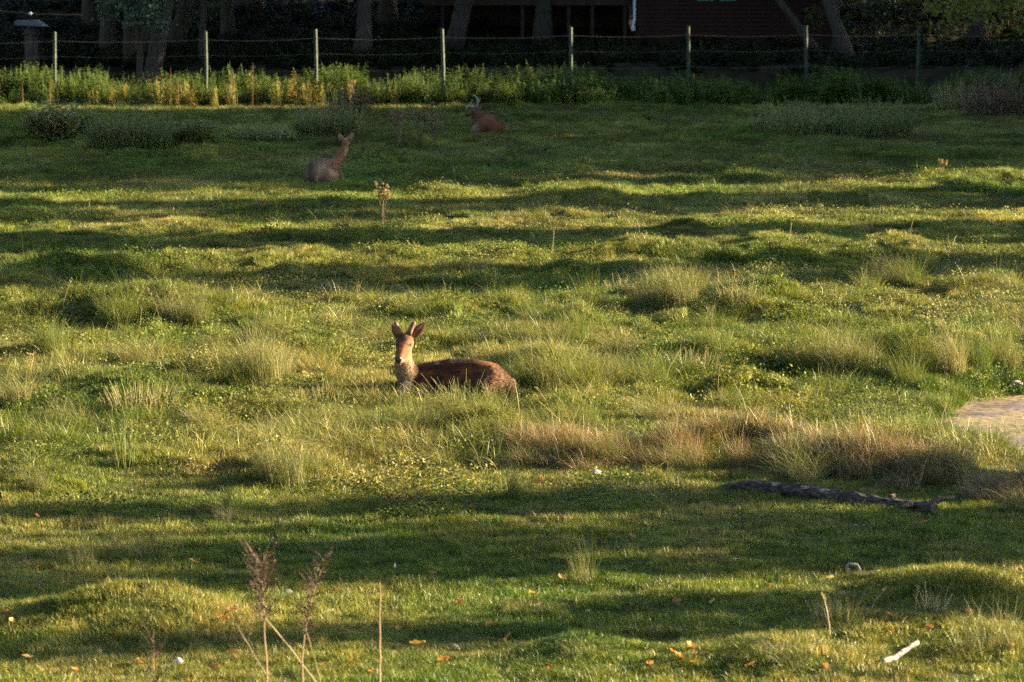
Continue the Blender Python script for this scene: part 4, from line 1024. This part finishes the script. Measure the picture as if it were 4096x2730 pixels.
stick("floating_stick", [(3900, 1640), (3945, 1646)], .010, .006, "logbark", "short dark stick floating on the pond scum", lift=.02)
stick("floating_stick", [(3985, 1725), (4020, 1715)], .009, .006, "driftwood", "pale thin stick floating on the pond scum", lift=.02)
def stone(px, py, wpx, hpx, mat, label, seed, group=None, name="stone"):
    bm = bmesh.new(); bmesh.ops.create_icosphere(bm, subdivisions=3, radius=1); r = random.Random(seed); off = [r.uniform(0, 50) for _ in range(3)]
    for v in bm.verts:
        c = v.co; k = .75 + .5 * float(fbm(np.array([c.x * 1.3 + off[0] + c.z]), np.array([c.y * 1.3 + off[1]]), seed, 3)[0]); v.co = c * k
    for _ in range(5):
        d = Vector((r.uniform(-1, 1), r.uniform(-1, 1), r.uniform(-.2, 1))).normalized()
        for v in bm.verts:
            e = v.co.dot(d) - .78
            if e > 0: v.co -= d * e
    me = bpy.data.meshes.new("stone"); bm.to_mesh(me); bm.free(); me.materials.append(M[mat])
    g = G(px, py); q = pxm(g.y); o = link(name, me); o.location = g + Vector((0, 0, hpx / q * .28)); o.scale = (wpx / q / 2, wpx / q / 2.4, hpx / q / 1.7); o.rotation_euler.z = r.uniform(-.5, .5)
    return tag(o, label, "stone", group)
stone(2385, 1912, 62, 38, "stone", "grey stone half buried beside the dry bank", 1)
stone(1085, 2408, 34, 26, "palestone", "white stone seen through the tall dead weed", 2)
stone(1150, 2380, 52, 28, "stone", "flat grey stone behind the tall dead weed", 3)
stone(1128, 2390, 36, 16, "palestone", "small pale stone touching the flat grey stone", 4)
stone(150, 2372, 44, 26, "stone", "brownish stone at the foot of a dry tussock", 5)
stone(715, 2668, 46, 40, "palestone", "pale rounded stone beside the reddish dead plant", 6)
stone(4060, 1548, 60, 24, "stone", "dark flat stone at the far edge of the pond", 7)
stone(2350, 2452, 20, 16, "palestone", "small white pebble in the strip of sun", 8)
for k, (px, py, w_) in enumerate([(3180, 2110, 22), (3230, 2112, 32), (3260, 2100, 24), (3283, 2086, 18), (3420, 2112, 26), (3453, 2112, 24), (3640, 2120, 20), (3058, 2010, 18), (3060, 2024, 14), (2660, 2062, 14), (2935, 2247, 34), (1500, 2610, 20), (1820, 2592, 30), (3470, 2612, 26), (3990, 2668, 26), (2540, 2035, 12), (870, 2090, 16), (640, 2090, 10)]):
    stone(px, py, w_, w_ * .6, "palestone", "small pale stone lying in the short grass", 20 + k, "small pale stones in the grass")

def leaf_mesh(seed):
    r = random.Random(seed); N = 9; top, fs = [], []
    for k in range(N):
        t = k / (N - 1); w = math.sin(math.pi * min(1, t * .95 + .03)) ** .8 * .5 * r.uniform(.85, 1.1); curl = .25 * (t - .5) ** 2
        for s_ in (-1, 0, 1): top.append((t - .5, s_ * w * .7, curl + abs(s_) * .14 * r.uniform(.3, 1)))
    for k in range(N - 1):
        for s_ in range(2):
            a = k * 3 + s_; fs.append((a, a + 3, a + 4, a + 1))
    return MB().add(top, fs, r.random()).mesh("leaf")
M["fallen"] = mat_leaf("fallen_leaves", [(0, (.16, .075, .03)), (.4, (.40, .17, .05)), (.7, (.5, .30, .10)), (1, (.55, .42, .24))], .25)
LFM = [leaf_mesh(800 + k) for k in range(6)]
for me in LFM: me.materials.append(M["fallen"])
LV = [(1773, 2670), (2760, 2615), (2030, 2580), (1670, 2605), (2700, 2640), (2720, 2660), (2780, 2680), (2600, 2690), (930, 2470), (870, 2460), (890, 2500), (1345, 2385), (935, 2640), (950, 2570), (1060, 2330), (770, 2270), (150, 2090), (20, 2480), (45, 2510), (250, 2362), (860, 2700), (940, 2660), (1490, 2720), (1410, 2680), (1960, 2525), (1590, 2545), (2090, 2370), (2250, 2340),
      (2700, 2430), (2710, 2430), (3940, 2300), (4060, 2285), (4075, 2310), (4050, 2618), (3880, 2480), (3080, 2372), (3030, 2395), (2770, 2620), (2790, 2650), (2850, 2435), (3720, 2540), (3560, 2490), (1890, 2055), (2160, 1945), (2530, 2170), (3320, 2340), (3700, 2115), (4000, 2520), (1300, 2690), (1240, 2590), (560, 2680), (400, 2640), (2430, 2700), (2200, 2700), (3300, 2700), (3000, 2690), (300, 2710), (110, 2660), (2130, 2400), (1840, 2440), (1000, 2215), (1730, 2320)]
for k, (px, py) in enumerate(LV):
    o = link("fallen_leaf", LFM[k % 6]); g = G(px, py); o.location = g + Vector((0, 0, .055)); s_ = random.uniform(.06, .11) * (1.3 if k < 6 else 1); o.scale = (s_, s_, s_)
    o.rotation_euler = (random.uniform(-.5, .5) + .35, random.uniform(-.4, .4), random.uniform(0, 6.28)); tag(o, f"fallen orange-brown leaf lying {zone(px, py)}", "leaf", "fallen leaves on the grass")
for k, (px, py, s_) in enumerate([(1848, 2080, .09), (1580, 2290, .07), (1900, 2108, .06), (1805, 2260, .05)]):
    o = link("feather", LFM[k]); o.data = LFM[k].copy(); o.data.materials.clear(); o.data.materials.append(M["palestone"]); g = G(px, py); o.location = g + Vector((0, 0, .05)); o.scale = (s_, s_ * .4, s_); o.rotation_euler = (.3, -.6, .6 + k)
    tag(o, "white feather lying on the shaded grass", "feather", "white feathers on the grass")

# bare earth in the far meadow
def soil(px0, px1, py, hpx, label, seed):
    a, b = G(px0, py), G(px1, py + 12); w = (b - a).length; c = a.lerp(b, .5); n1, n2 = 40, 16; V_, F_ = [], []
    for j in range(n2 + 1):
        for k in range(n1 + 1):
            u, v = k / n1 * 2 - 1, j / n2 * 2 - 1; x_, y_ = c.x + u * w / 2, c.y + (b.y - a.y) * u / 2 + v * .8
            e = max(0, 1 - (u * u + v * v) ** .5 * (.75 + .6 * float(noise(u * 5 + seed, v * 3, 77)))); zz = hz(x_, y_) - .03 + hpx / pxm(c.y) * min(1, e * 2) * (.4 + .9 * float(fbm(np.array([u * 6 + seed]), np.array([v * 4]), 78)[0]))
            V_.append((x_ - c.x, y_ - c.y, zz - c.z))
    for j in range(n2):
        for k in range(n1):
            q = j * (n1 + 1) + k; F_.append((q, q + 1, q + n1 + 2, q + n1 + 1))
    o = MB().add(V_, F_).build("bare_soil", M["soil"]); o.location = c; tag(o, label, "soil")
soil(2860, 3130, 690, 20, "thin streak of dark bare soil in the shaded far meadow", 3)
soil(3290, 3540, 722, 30, "larger heap of dark dug soil beside the thin streak", 9)

M["deadtwig"] = mat_leaf("dead_twigs", [(0, (.035, .025, .017)), (.5, (.085, .056, .036)), (1, (.16, .11, .07))], .1)
# ------------------------------------------------------------------ tall dead weeds close by
def dead_weed(px, py_top, Y_, lean, twigs, label, seed, kink=None, w=.10, mat="dead", bush=1.0, r0=.009):
    top = at(px, py_top, Y_); zb = hz(top.x - lean, Y_); base = Vector((top.x - lean, Y_, zb - .02)); h = top.z - zb
    r = random.Random(seed); t = tag(empty("dead_weed", base), label, "plant"); mb = MB(); tw = MB()
    f = kink or (lambda q: lean * q)
    pt = lambda q: Vector((f(q), .04 * math.sin(q * 3), h * q))
    ts = [k / 14 for k in range(15)]; mb.tube([pt(q) + Vector((r.uniform(-.004, .004), 0, 0)) for q in ts], [r0 * (1 - .6 * q) for q in ts], 6, .08, seed, True, .7)
    mb.build("stem", M["tuss_tan" if mat == "tan" else "dead"], t)
    for k in range(twigs):
        q = 1 - .30 * bush * r.random() ** 1.3; p = pt(q); a = r.uniform(0, 6.28); L = w * r.uniform(.5, 1.3); e = p + Vector((math.cos(a) * L, math.sin(a) * L, L * r.uniform(.6, 1.8)))
        tw.tube([p, p.lerp(e, .5) + Vector((0, 0, .01)), e], [.002, .0017, .0012], 3, 0, 0, False, r.random() * .6)
        for j in range(9):
            b = p.lerp(e, .3 + .7 * r.random()); tw.leaf(b, (r.uniform(-1, 1), r.uniform(-1, 1), r.uniform(-.3, 1)), (r.random(), 1, 0), .02, .006, r.random() * .7)
    if twigs: tw.build("seed_twig", M["deadtwig"], t)
    return t
dead_weed(1045, 2250, 25.5, -.05, 90, "tall dead weed with a bushy brown top on a straight stem", 1, None, .12, bush=1.1)
dead_weed(1300, 2235, 25.3, .10, 70, "tall dead weed leaning with a narrow brown top", 2, lambda q: .10 * q ** 3 - .07 * math.sin(q * 3.1), .08, bush=1.3)
dead_weed(1040, 2440, 25.6, -.62, 4, "bare forked pale stem leaning across the tall dead weeds", 3, lambda q: -.62 * q ** 1.2, .05, "tan", r0=.011)
dead_weed(1220, 2490, 25.4, -.20, 0, "short pale stem leaning beside the forked one", 5, lambda q: -.20 * q ** 1.1, .05, "tan", r0=.009)
dead_weed(940, 2480, 25.7, -.55, 3, "thin dark stem crossing behind the tall dead weeds", 6, lambda q: -.55 * q ** .8, .05, r0=.006)
dead_weed(1520, 2320, 26.0, .005, 0, "single bare brown stick standing upright in the grass", 7, None, r0=.011)
dead_weed(615, 2560, 25.2, .02, 46, "reddish dead plant with a dense low top", 8, None, .09, bush=2.2)
# ------------------------------------------------------------------ deer
def capsules(bm, chain):
    for (a, b) in zip(chain[:-1], chain[1:]):
        pa, pb = Vector(a[:3]), Vector(b[:3]); L = (pb - pa).length; n_ = max(2, int(L / (.28 * min(a[3], b[3]))) + 1)
        for k in range(n_ + 1):
            t_ = k / n_; r_ = a[3] + (b[3] - a[3]) * t_
            bmesh.ops.create_icosphere(bm, subdivisions=2, radius=r_, matrix=Matrix.Translation(pa.lerp(pb, t_)))

def flat_ear(bm, base, tip, face, W):
    base, tip = Vector(base), Vector(tip); ax = tip - base; L = ax.length; z_ = ax.normalized(); f = Vector(face); f = (f - z_ * f.dot(z_)).normalized(); s_ = z_.cross(f)
    n_ = 14
    for k in range(n_ + 1):
        t_ = k / n_; w = W * (math.sin(math.pi * min(1, .12 + .86 * t_ ** .85)) ** .8) + .004; th = .011 - .004 * t_
        for sg, bend in ((-.55, .35), (0, 0), (.55, .35)):
            c = base + ax * t_ + s_ * w * sg + f * w * bend * .6
            R = Matrix((s_, f, z_)).transposed().to_4x4(); S_ = Matrix.Diagonal((w * .62, th, L / n_ * 1.1, 1))
            bmesh.ops.create_icosphere(bm, subdivisions=2, radius=1, matrix=Matrix.Translation(c) @ R @ S_)

def fur_material():
    m, nt, n, l, b = mat_base("deer_coat")
    a = n.new("ShaderNodeAttribute"); a.attribute_name = "col"
    nz = n.new("ShaderNodeTexNoise"); nz.inputs["Scale"].default_value = 38; nz.inputs["Detail"].default_value = 6
    tc = n.new("ShaderNodeTexCoord"); l.new(tc.outputs["Object"], nz.inputs["Vector"])
    r_ = ramp(nt, [(.3, (.62, .6, .58)), (.7, (1.25, 1.2, 1.15))]); l.new(nz.outputs[0], r_.inputs[0])
    mx = n.new("ShaderNodeMix"); mx.data_type = 'RGBA'; mx.blend_type = 'MULTIPLY'; mx.inputs[0].default_value = 1
    l.new(a.outputs["Color"], mx.inputs[6]); l.new(r_.outputs[0], mx.inputs[7]); l.new(mx.outputs[2], b.inputs["Base Color"])
    b.inputs["Roughness"].default_value = .75; b.inputs["Specular IOR Level"].default_value = .2
    b.inputs["Sheen Weight"].default_value = .03; b.inputs["Sheen Roughness"].default_value = .4
    return m
M["fur"] = fur_material()
M["nose"] = mat_noise("deer_nose", [(.3, (.008, .007, .007)), (.7, (.02, .018, .018))], 30, .25, .3, spec=.6)
M["eye"] = mat_noise("deer_eye", [(.3, (.006, .005, .004)), (.7, (.012, .01, .008))], 30, .15, 0, spec=.5)
M["velvet"] = mat_noise("antler_velvet", [(.3, (.10, .055, .035)), (.7, (.22, .13, .085))], 30, .9, .5)
M["antler"] = mat_noise("antler_bone", [(.3, (.24, .19, .14)), (.7, (.55, .5, .43))], 18, .6, .4)

def deer_body(name, chains, ears, colour, flow, loc, rz, label, voxel=.011, strands=9000, smooth=6, group=None, sl=.024, bare=()):
    bm = bmesh.new()
    for c in chains: capsules(bm, c)
    me = bpy.data.meshes.new("tmp"); bm.to_mesh(me); bm.free()
    def remeshed(me, vox, it):
        o = bpy.data.objects.new("tmp", me); COL.objects.link(o)
        md = o.modifiers.new("r", 'REMESH'); md.mode = 'VOXEL'; md.voxel_size = vox
        if it:
            sm = o.modifiers.new("s", 'SMOOTH'); sm.factor = .5; sm.iterations = it
        dg = bpy.context.evaluated_depsgraph_get(); r_ = bpy.data.meshes.new_from_object(o.evaluated_get(dg)); bpy.data.objects.remove(o); return r_
    me = remeshed(me, voxel, smooth)
    if ears:
        bm = bmesh.new(); bm.from_mesh(me)
        for e in ears: flat_ear(bm, *e)
        me = bpy.data.meshes.new("tmp"); bm.to_mesh(me); bm.free(); me = remeshed(me, .007, 2)
    n_ = len(me.vertices); co = np.empty(n_ * 3); me.vertices.foreach_get("co", co); co = co.reshape(-1, 3)
    no = np.empty(n_ * 3); me.vertices.foreach_get("normal", no); no = no.reshape(-1, 3)
    cl = colour(co, no)
    a = me.attributes.new("col", 'FLOAT_COLOR', 'POINT'); a.data.foreach_set("color", np.concatenate([cl, np.ones((n_, 1))], 1).astype(np.float32).ravel())
    o = link(name, me, None, M["fur"], True); o.location = loc; o.rotation_euler.z = rz; tag(o, label, "deer", group)
    # coat: short hairs lying along the body
    r_ = np.random.default_rng(strands); k = r_.integers(0, n_, strands)
    for q_ in bare: k = k[np.linalg.norm(co[k] - np.array(q_[:3]), axis=1) > q_[3]]
    strands = len(k); p = co[k] + r_.normal(0, .004, (strands, 3)); nn = no[k]
    f = flow(co[k]); f = f - nn * (f * nn).sum(1)[:, None]; f /= np.linalg.norm(f, axis=1)[:, None] + 1e-6
    d = f + .38 * nn + r_.normal(0, .24, (strands, 3)); d /= np.linalg.norm(d, axis=1)[:, None]; s_ = np.cross(d, nn); s_ /= np.linalg.norm(s_, axis=1)[:, None] + 1e-6
    head = np.clip((co[k][:, 2] - .45) * 8, 0, 1); L = (sl * (1 - .72 * head) * r_.uniform(.6, 1.4, strands))[:, None]; w = .0032
    V = np.stack([p - nn * .003 - s_ * w, p - nn * .003 + s_ * w, p + d * L], 1).reshape(-1, 3); q = np.arange(strands) * 3
    hm = np_mesh("coat", V, np.stack([q, q + 1, q + 2], 1))
    a = hm.attributes.new("col", 'FLOAT_COLOR', 'POINT'); cc = np.clip(np.repeat(cl[k] * (1 + (r_.uniform(.4, 1.7, (strands, 1)) - 1) * (1 - .65 * head[:, None])), 3, 0), 0, 1); a.data.foreach_set("color", np.concatenate([cc, np.ones((len(cc), 1))], 1).astype(np.float32).ravel())
    h = link("coat", hm, o, M["fur"]); h["kind"] = "stuff"
    return o

def mixc(c, m_, col): return c * (1 - m_[:, None]) + np.array(col) * m_[:, None]
def blob(co, p, r_, soft=.5): return 1 - sstep(1 - soft, 1 + soft, np.linalg.norm((co - np.array(p)) / np.array(r_), axis=1))

def ball(name, parent, p, sc_, mat, rot=(0, 0, 0)):
    bm = bmesh.new(); bmesh.ops.create_icosphere(bm, subdivisions=3, radius=1); me = bpy.data.meshes.new(name); bm.to_mesh(me); bm.free()
    o = link(name, me, parent, M[mat], True); o.location = p; o.scale = sc_; o.rotation_euler = rot; return o

# the young stag: lies side-on, chest and face towards the viewer's side, neck upright
def stag():
    ch = [
        [(-.40, -.04, .20, .17), (-.25, .02, .235, .205), (.02, .07, .25, .228), (.28, .09, .25, .225), (.46, .05, .235, .215), (.60, -.01, .18, .165), (.68, -.04, .12, .11)],
        [(-.40, -.05, .24, .15), (-.475, -.10, .36, .128), (-.50, -.12, .47, .105), (-.492, -.11, .58, .092), (-.485, -.11, .645, .086)],                           # neck
        [(-.48, -.10, .655, .088), (-.487, -.14, .665, .086), (-.497, -.19, .625, .070), (-.515, -.245, .575, .053), (-.530, -.285, .54, .043), (-.535, -.298, .53, .038)],   # head
        [(-.485, -.13, .59, .068), (-.512, -.235, .535, .040), (-.527, -.275, .512, .030)],                                                                        # jaw
        [(-.44, -.16, .19, .085), (-.54, -.24, .12, .060), (-.62, -.26, .07, .042), (-.50, -.31, .045, .034), (-.36, -.31, .04, .030)],   # folded foreleg
        [(-.30, -.16, .18, .09), (-.20, -.27, .10, .06), (-.30, -.33, .06, .04), (-.18, -.36, .045, .030), (-.06, -.35, .04, .026)],
        [(.50, -.08, .22, .17), (.40, -.19, .17, .14), (.26, -.26, .11, .085), (.44, -.30, .07, .052), (.60, -.27, .06, .045), (.42, -.34, .05, .034), (.24, -.36, .04, .028)],   # haunch and shank
        [(.62, .02, .19, .12), (.72, .02, .12, .06), (.745, .0, .06, .03)],     # rump and tail
    ]
    ears = [((-.405, -.085, .715), (-.295, -.075, .835), (.45, -.85, .1), .042), ((-.555, -.075, .705), (-.602, -.055, .825), (-.75, -.55, .1), .034)]
    HC, HS = Vector((-.487, -.11, .60)), 1.2
    hp = lambda p: tuple(HC + (Vector(p[:3]) - HC) * HS) + tuple(q * HS for q in p[3:])
    ch[2] = [hp(p) for p in ch[2]]; ch[3] = [hp(p) for p in ch[3]]
    ears = [(hp(a), hp(b), f, w * 1.12) for a, b, f, w in ears]
    def colour(co, no):
        k = sstep(.58, .60, co[:, 2] - .6 * np.minimum(0, co[:, 1] + .16))[:, None] * (co[:, :1] < -.2)
        co = np.where(k > .5, np.array(HC) + (co - np.array(HC)) / HS, co)
        x, y, z = co.T
        c = np.tile(np.array([.036, .0125, .0055]), (len(co), 1))
        nzv = fbm(x * 5 + 3, z * 9 + y * 4, 14, 3)
        c = mixc(c, np.clip((nzv - .42) * 3.2, 0, 1) * .8, (.12, .042, .014)); c = mixc(c, np.clip((.42 - fbm(x * 7 + 9, z * 6 + y * 5, 16, 3)) * 4, 0, 1) * .7, (.016, .007, .004))
        c = mixc(c, sstep(.42, .47, z) * (x > -.2) * (x < .55) * .5, (.05, .024, .016))                          # dorsal line
        c = mixc(c, blob(co, (.56, -.12, .2), (.22, .3, .26)) * .8, (.135, .07, .036))                          # greyish haunch
        c = mixc(c, blob(co, (.47, .05, .45), (.14, .16, .07)) * .9, (.25, .11, .035))                           # rump top
        c = mixc(c, blob(co, (-.12, 0, .435), (.03, .06, .022)) * .7, (.24, .17, .13))                           # scuff on the back
        c = mixc(c, blob(co, (.05, -.25, .08), (.5, .2, .11)) * .6, (.12, .08, .05))                             # belly and shanks
        neck = sstep(-.36, -.42, x) * sstep(.05, .13, z)
        c = mixc(c, neck, (.25, .175, .105))
        c = mixc(c, neck * np.clip((fbm(x * 26, z * 5 + y * 6, 15, 2) - .5) * 3, 0, 1) * .6, (.36, .28, .185))
        c = mixc(c, neck * sstep(-.02, .06, y + .1) * .8, (.16, .08, .04))
        hd = sstep(.565, .60, z - .6 * (y + .14) * (y < -.14)) * (x < -.3)
        c = mixc(c, hd, (.15, .068, .03))
        c = mixc(c, blob(co, (-.485, -.17, .715), (.075, .10, .055)) * .9, (.045, .023, .013))                    # dark crown
        c = mixc(c, blob(co, (-.510, -.235, .625), (.030, .08, .06)) * .9, (.26, .095, .03))                     # ginger bridge of the nose
        c = mixc(c, blob(co, (-.43, -.14, .60), (.05, .10, .075)) * .8, (.18, .105, .055))                         # cheek on the sun side, its sunlight painted into the coat
        c = mixc(c, blob(co, (-.525, -.26, .505), (.06, .06, .028)) * .9, (.36, .28, .2))                       # pale chin
        c = mixc(c, np.clip(blob(co, (-.548, -.215, .645), (.030, .04, .022)) + blob(co, (-.442, -.205, .646), (.034, .04, .018)), 0, 1), (.03, .016, .01))  # eye patches
        er = sstep(.725, .76, z)
        inner = ((no @ np.array([.3, -.9, .1])) > .25)
        c = mixc(c, er * inner * (x > -.45) * .9, (.08, .04, .026)); c = mixc(c, er * (~inner) * .7, (.27, .14, .065))
        c = mixc(c, sstep(.80, .86, z) * (~inner) * .8, (.34, .24, .15))
        return np.clip(c, 0, 1)
    def flow(co):
        f = np.tile(np.array([.9, .1, -.35]), (len(co), 1)); nk = (co[:, 0] < -.37)[:, None]; f = np.where(nk, np.array([.05, -.05, -1.0]), f); return f
    g = G(1790, 1606); loc = Vector((g.x, g.y, g.z - .02))
    o = deer_body("deer", ch, ears, colour, flow, loc, 0, "young russet stag with velvet antler stubs lying in the sunny rough grass, facing forward", .011, 30000, 5, sl=.028, bare=[hp((-.535, -.30, .530)) + (.06,), hp((-.553, -.205, .645)) + (.03,), hp((-.440, -.200, .647)) + (.03,)]); o.scale = (1, 1, 1.05)
    ball("nose", o, hp((-.537, -.332, .532)), (.042, .026, .036), "nose")
    ball("eye", o, hp((-.553, -.205, .645)), (.019, .021, .015), "eye"); ball("eye", o, hp((-.440, -.200, .647)), (.022, .018, .009), "eye", (0, -.3, 0))
    for p in ([hp(q) for q in w_] for w_ in ([(-.445, -.135, .735), (-.428, -.135, .775), (-.408, -.13, .815), (-.392, -.125, .842)], [(-.53, -.135, .735), (-.545, -.135, .775), (-.560, -.13, .815), (-.570, -.12, .842)])):
        MB().tube(p + [Vector(p[-1]) + Vector((.004, 0, .012))], [.036, .030, .027, .023, .011], 10, .04, 3).build("antler", M["velvet"], o, True)
    return o
stag()

# the hind: seen from behind, neck up, head turned away
def hind():
    ch = [[(-.10, -.16, .17, .17), (-.12, -.02, .245, .215), (-.08, .22, .25, .225), (.02, .50, .25, .21), (.14, .72, .26, .17)],
          [(-.24, -.12, .15, .15), (-.28, .05, .12, .12), (-.30, .25, .06, .06)], [(.08, -.15, .15, .16), (.20, .06, .13, .13), (.28, .30, .07, .06)],
          [(.16, .66, .28, .16), (.26, .78, .38, .115), (.335, .86, .50, .088), (.375, .90, .61, .078), (.39, .91, .70, .076)],
          [(.385, .90, .705, .080), (.40, .96, .72, .078), (.425, 1.06, .69, .055), (.44, 1.15, .655, .038)],
          [(.24, .64, .15, .10), (.33, .52, .08, .055), (.34, .40, .04, .04)], [(-.11, -.30, .17, .035), (-.11, -.335, .08, .03)]]
    ears = [((.335, .90, .745), (.265, .87, .885), (-.45, -.8, .1), .046), ((.43, .90, .745), (.530, .87, .885), (.45, -.8, .1), .046)]
    def colour(co, no):
        x, y, z = co.T; c = np.tile(np.array([.16, .10, .06]), (len(co), 1))
        c = mixc(c, blob(co, (-.05, .3, .48), (.2, .6, .07)) * .7, (.06, .05, .045)); c = mixc(c, blob(co, (-.22, -.2, .27), (.05, .22, .2)) * .8, (.05, .045, .05))  # dark back; the stripe beside the rump is shade painted into the coat
        c = mixc(c, blob(co, (.05, -.25, .2), (.2, .2, .2)) * .7, (.24, .165, .115)); c = mixc(c, sstep(.33, .42, z) * (x > .14), (.19, .085, .035))
        c = mixc(c, blob(co, (.42, .85, .5), (.05, .1, .2)) * .6, (.32, .22, .14)); er = sstep(.755, .79, z); c = mixc(c, er, (.34, .22, .15)); return c
    flow = lambda co: np.tile(np.array([-.1, -.7, -.6]), (len(co), 1))
    g = G(1290, 742); o = deer_body("deer", ch, ears, colour, flow, Vector((g.x, g.y + .25, g.z - .02)), 0, "alert brown hind lying with its back turned, ears raised, in the shaded meadow", .013, 7000, 6, sl=.03); o.scale = (1.05, 1.05, 1.06); o.location.z += .04
    ball("nose", o, (.445, 1.185, .65), (.026, .02, .022), "nose")
    for s_ in (-1, 1): ball("eye", o, (.41 + s_ * .062, 1.0, .715), (.012, .014, .012), "eye")
hind()

# the horned stag: seen from behind, curled low, head turned to the side
def far_stag():
    ch = [[(-.05, -.18, .16, .17), (-.04, -.02, .225, .215), (.0, .2, .235, .23), (-.04, .45, .235, .21), (-.14, .62, .26, .16)],
          [(-.20, -.12, .14, .15), (-.27, .08, .10, .10)], [(.14, -.14, .16, .18), (.22, .06, .15, .15), (.27, .28, .08, .07)],
          [(-.16, .60, .28, .15), (-.20, .66, .38, .115), (-.21, .68, .46, .095)], [(-.19, .68, .50, .085), (-.25, .66, .50, .078), (-.34, .62, .46, .055), (-.43, .58, .42, .04)]]
    ears = [((-.12, .66, .54), (-.02, .60, .62), (.4, -.8, .1), .04)]
    def colour(co, no):
        x, y, z = co.T; c = np.tile(np.array([.15, .055, .022]), (len(co), 1)); nzv = fbm(x * 6, z * 8 + y * 5, 18, 3)
        c = mixc(c, np.clip((nzv - .45) * 2, 0, 1) * .6, (.07, .03, .016)); c = mixc(c, blob(co, (-.3, -.1, .12), (.12, .4, .2)) * .8, (.26, .17, .11))
        c = mixc(c, blob(co, (-.02, -.35, .12), (.07, .2, .16)) * .9, (.035, .02, .014)); c = mixc(c, sstep(.44, .5, z) * (x < -.05), (.11, .075, .05)); return c
    flow = lambda co: np.tile(np.array([.05, -.7, -.6]), (len(co), 1))
    g = G(1950, 556); o = deer_body("deer", ch, ears, colour, flow, Vector((g.x, g.y + .3, g.z - .02)), 0, "reddish horned stag resting with its back turned by the dead thistles", .013, 6000, 6, sl=.03); o.scale = (1.17, 1.17, 1.2); o.location.z += .04
    ball("nose", o, (-.465, .565, .415), (.022, .025, .022), "nose"); ball("eye", o, (-.31, .565, .495), (.012, .012, .012), "eye")
    for pts in ([(-.22, .60, .56), (-.20, .58, .64), (-.215, .57, .74), (-.26, .57, .80), (-.31, .58, .815)], [(-.27, .68, .56), (-.36, .74, .60), (-.43, .76, .56), (-.455, .76, .48)]):
        m = MB(); m.tube(pts, [.021, .020, .017, .012, .006][:len(pts)], 8, .06, 2); p = Vector(pts[1]); m.tube([p, p + Vector((.02, -.05, .06)), p + Vector((.05, -.09, .11))], [.015, .011, .005], 6); m.build("antler", M["antler"], o, True)
far_stag()
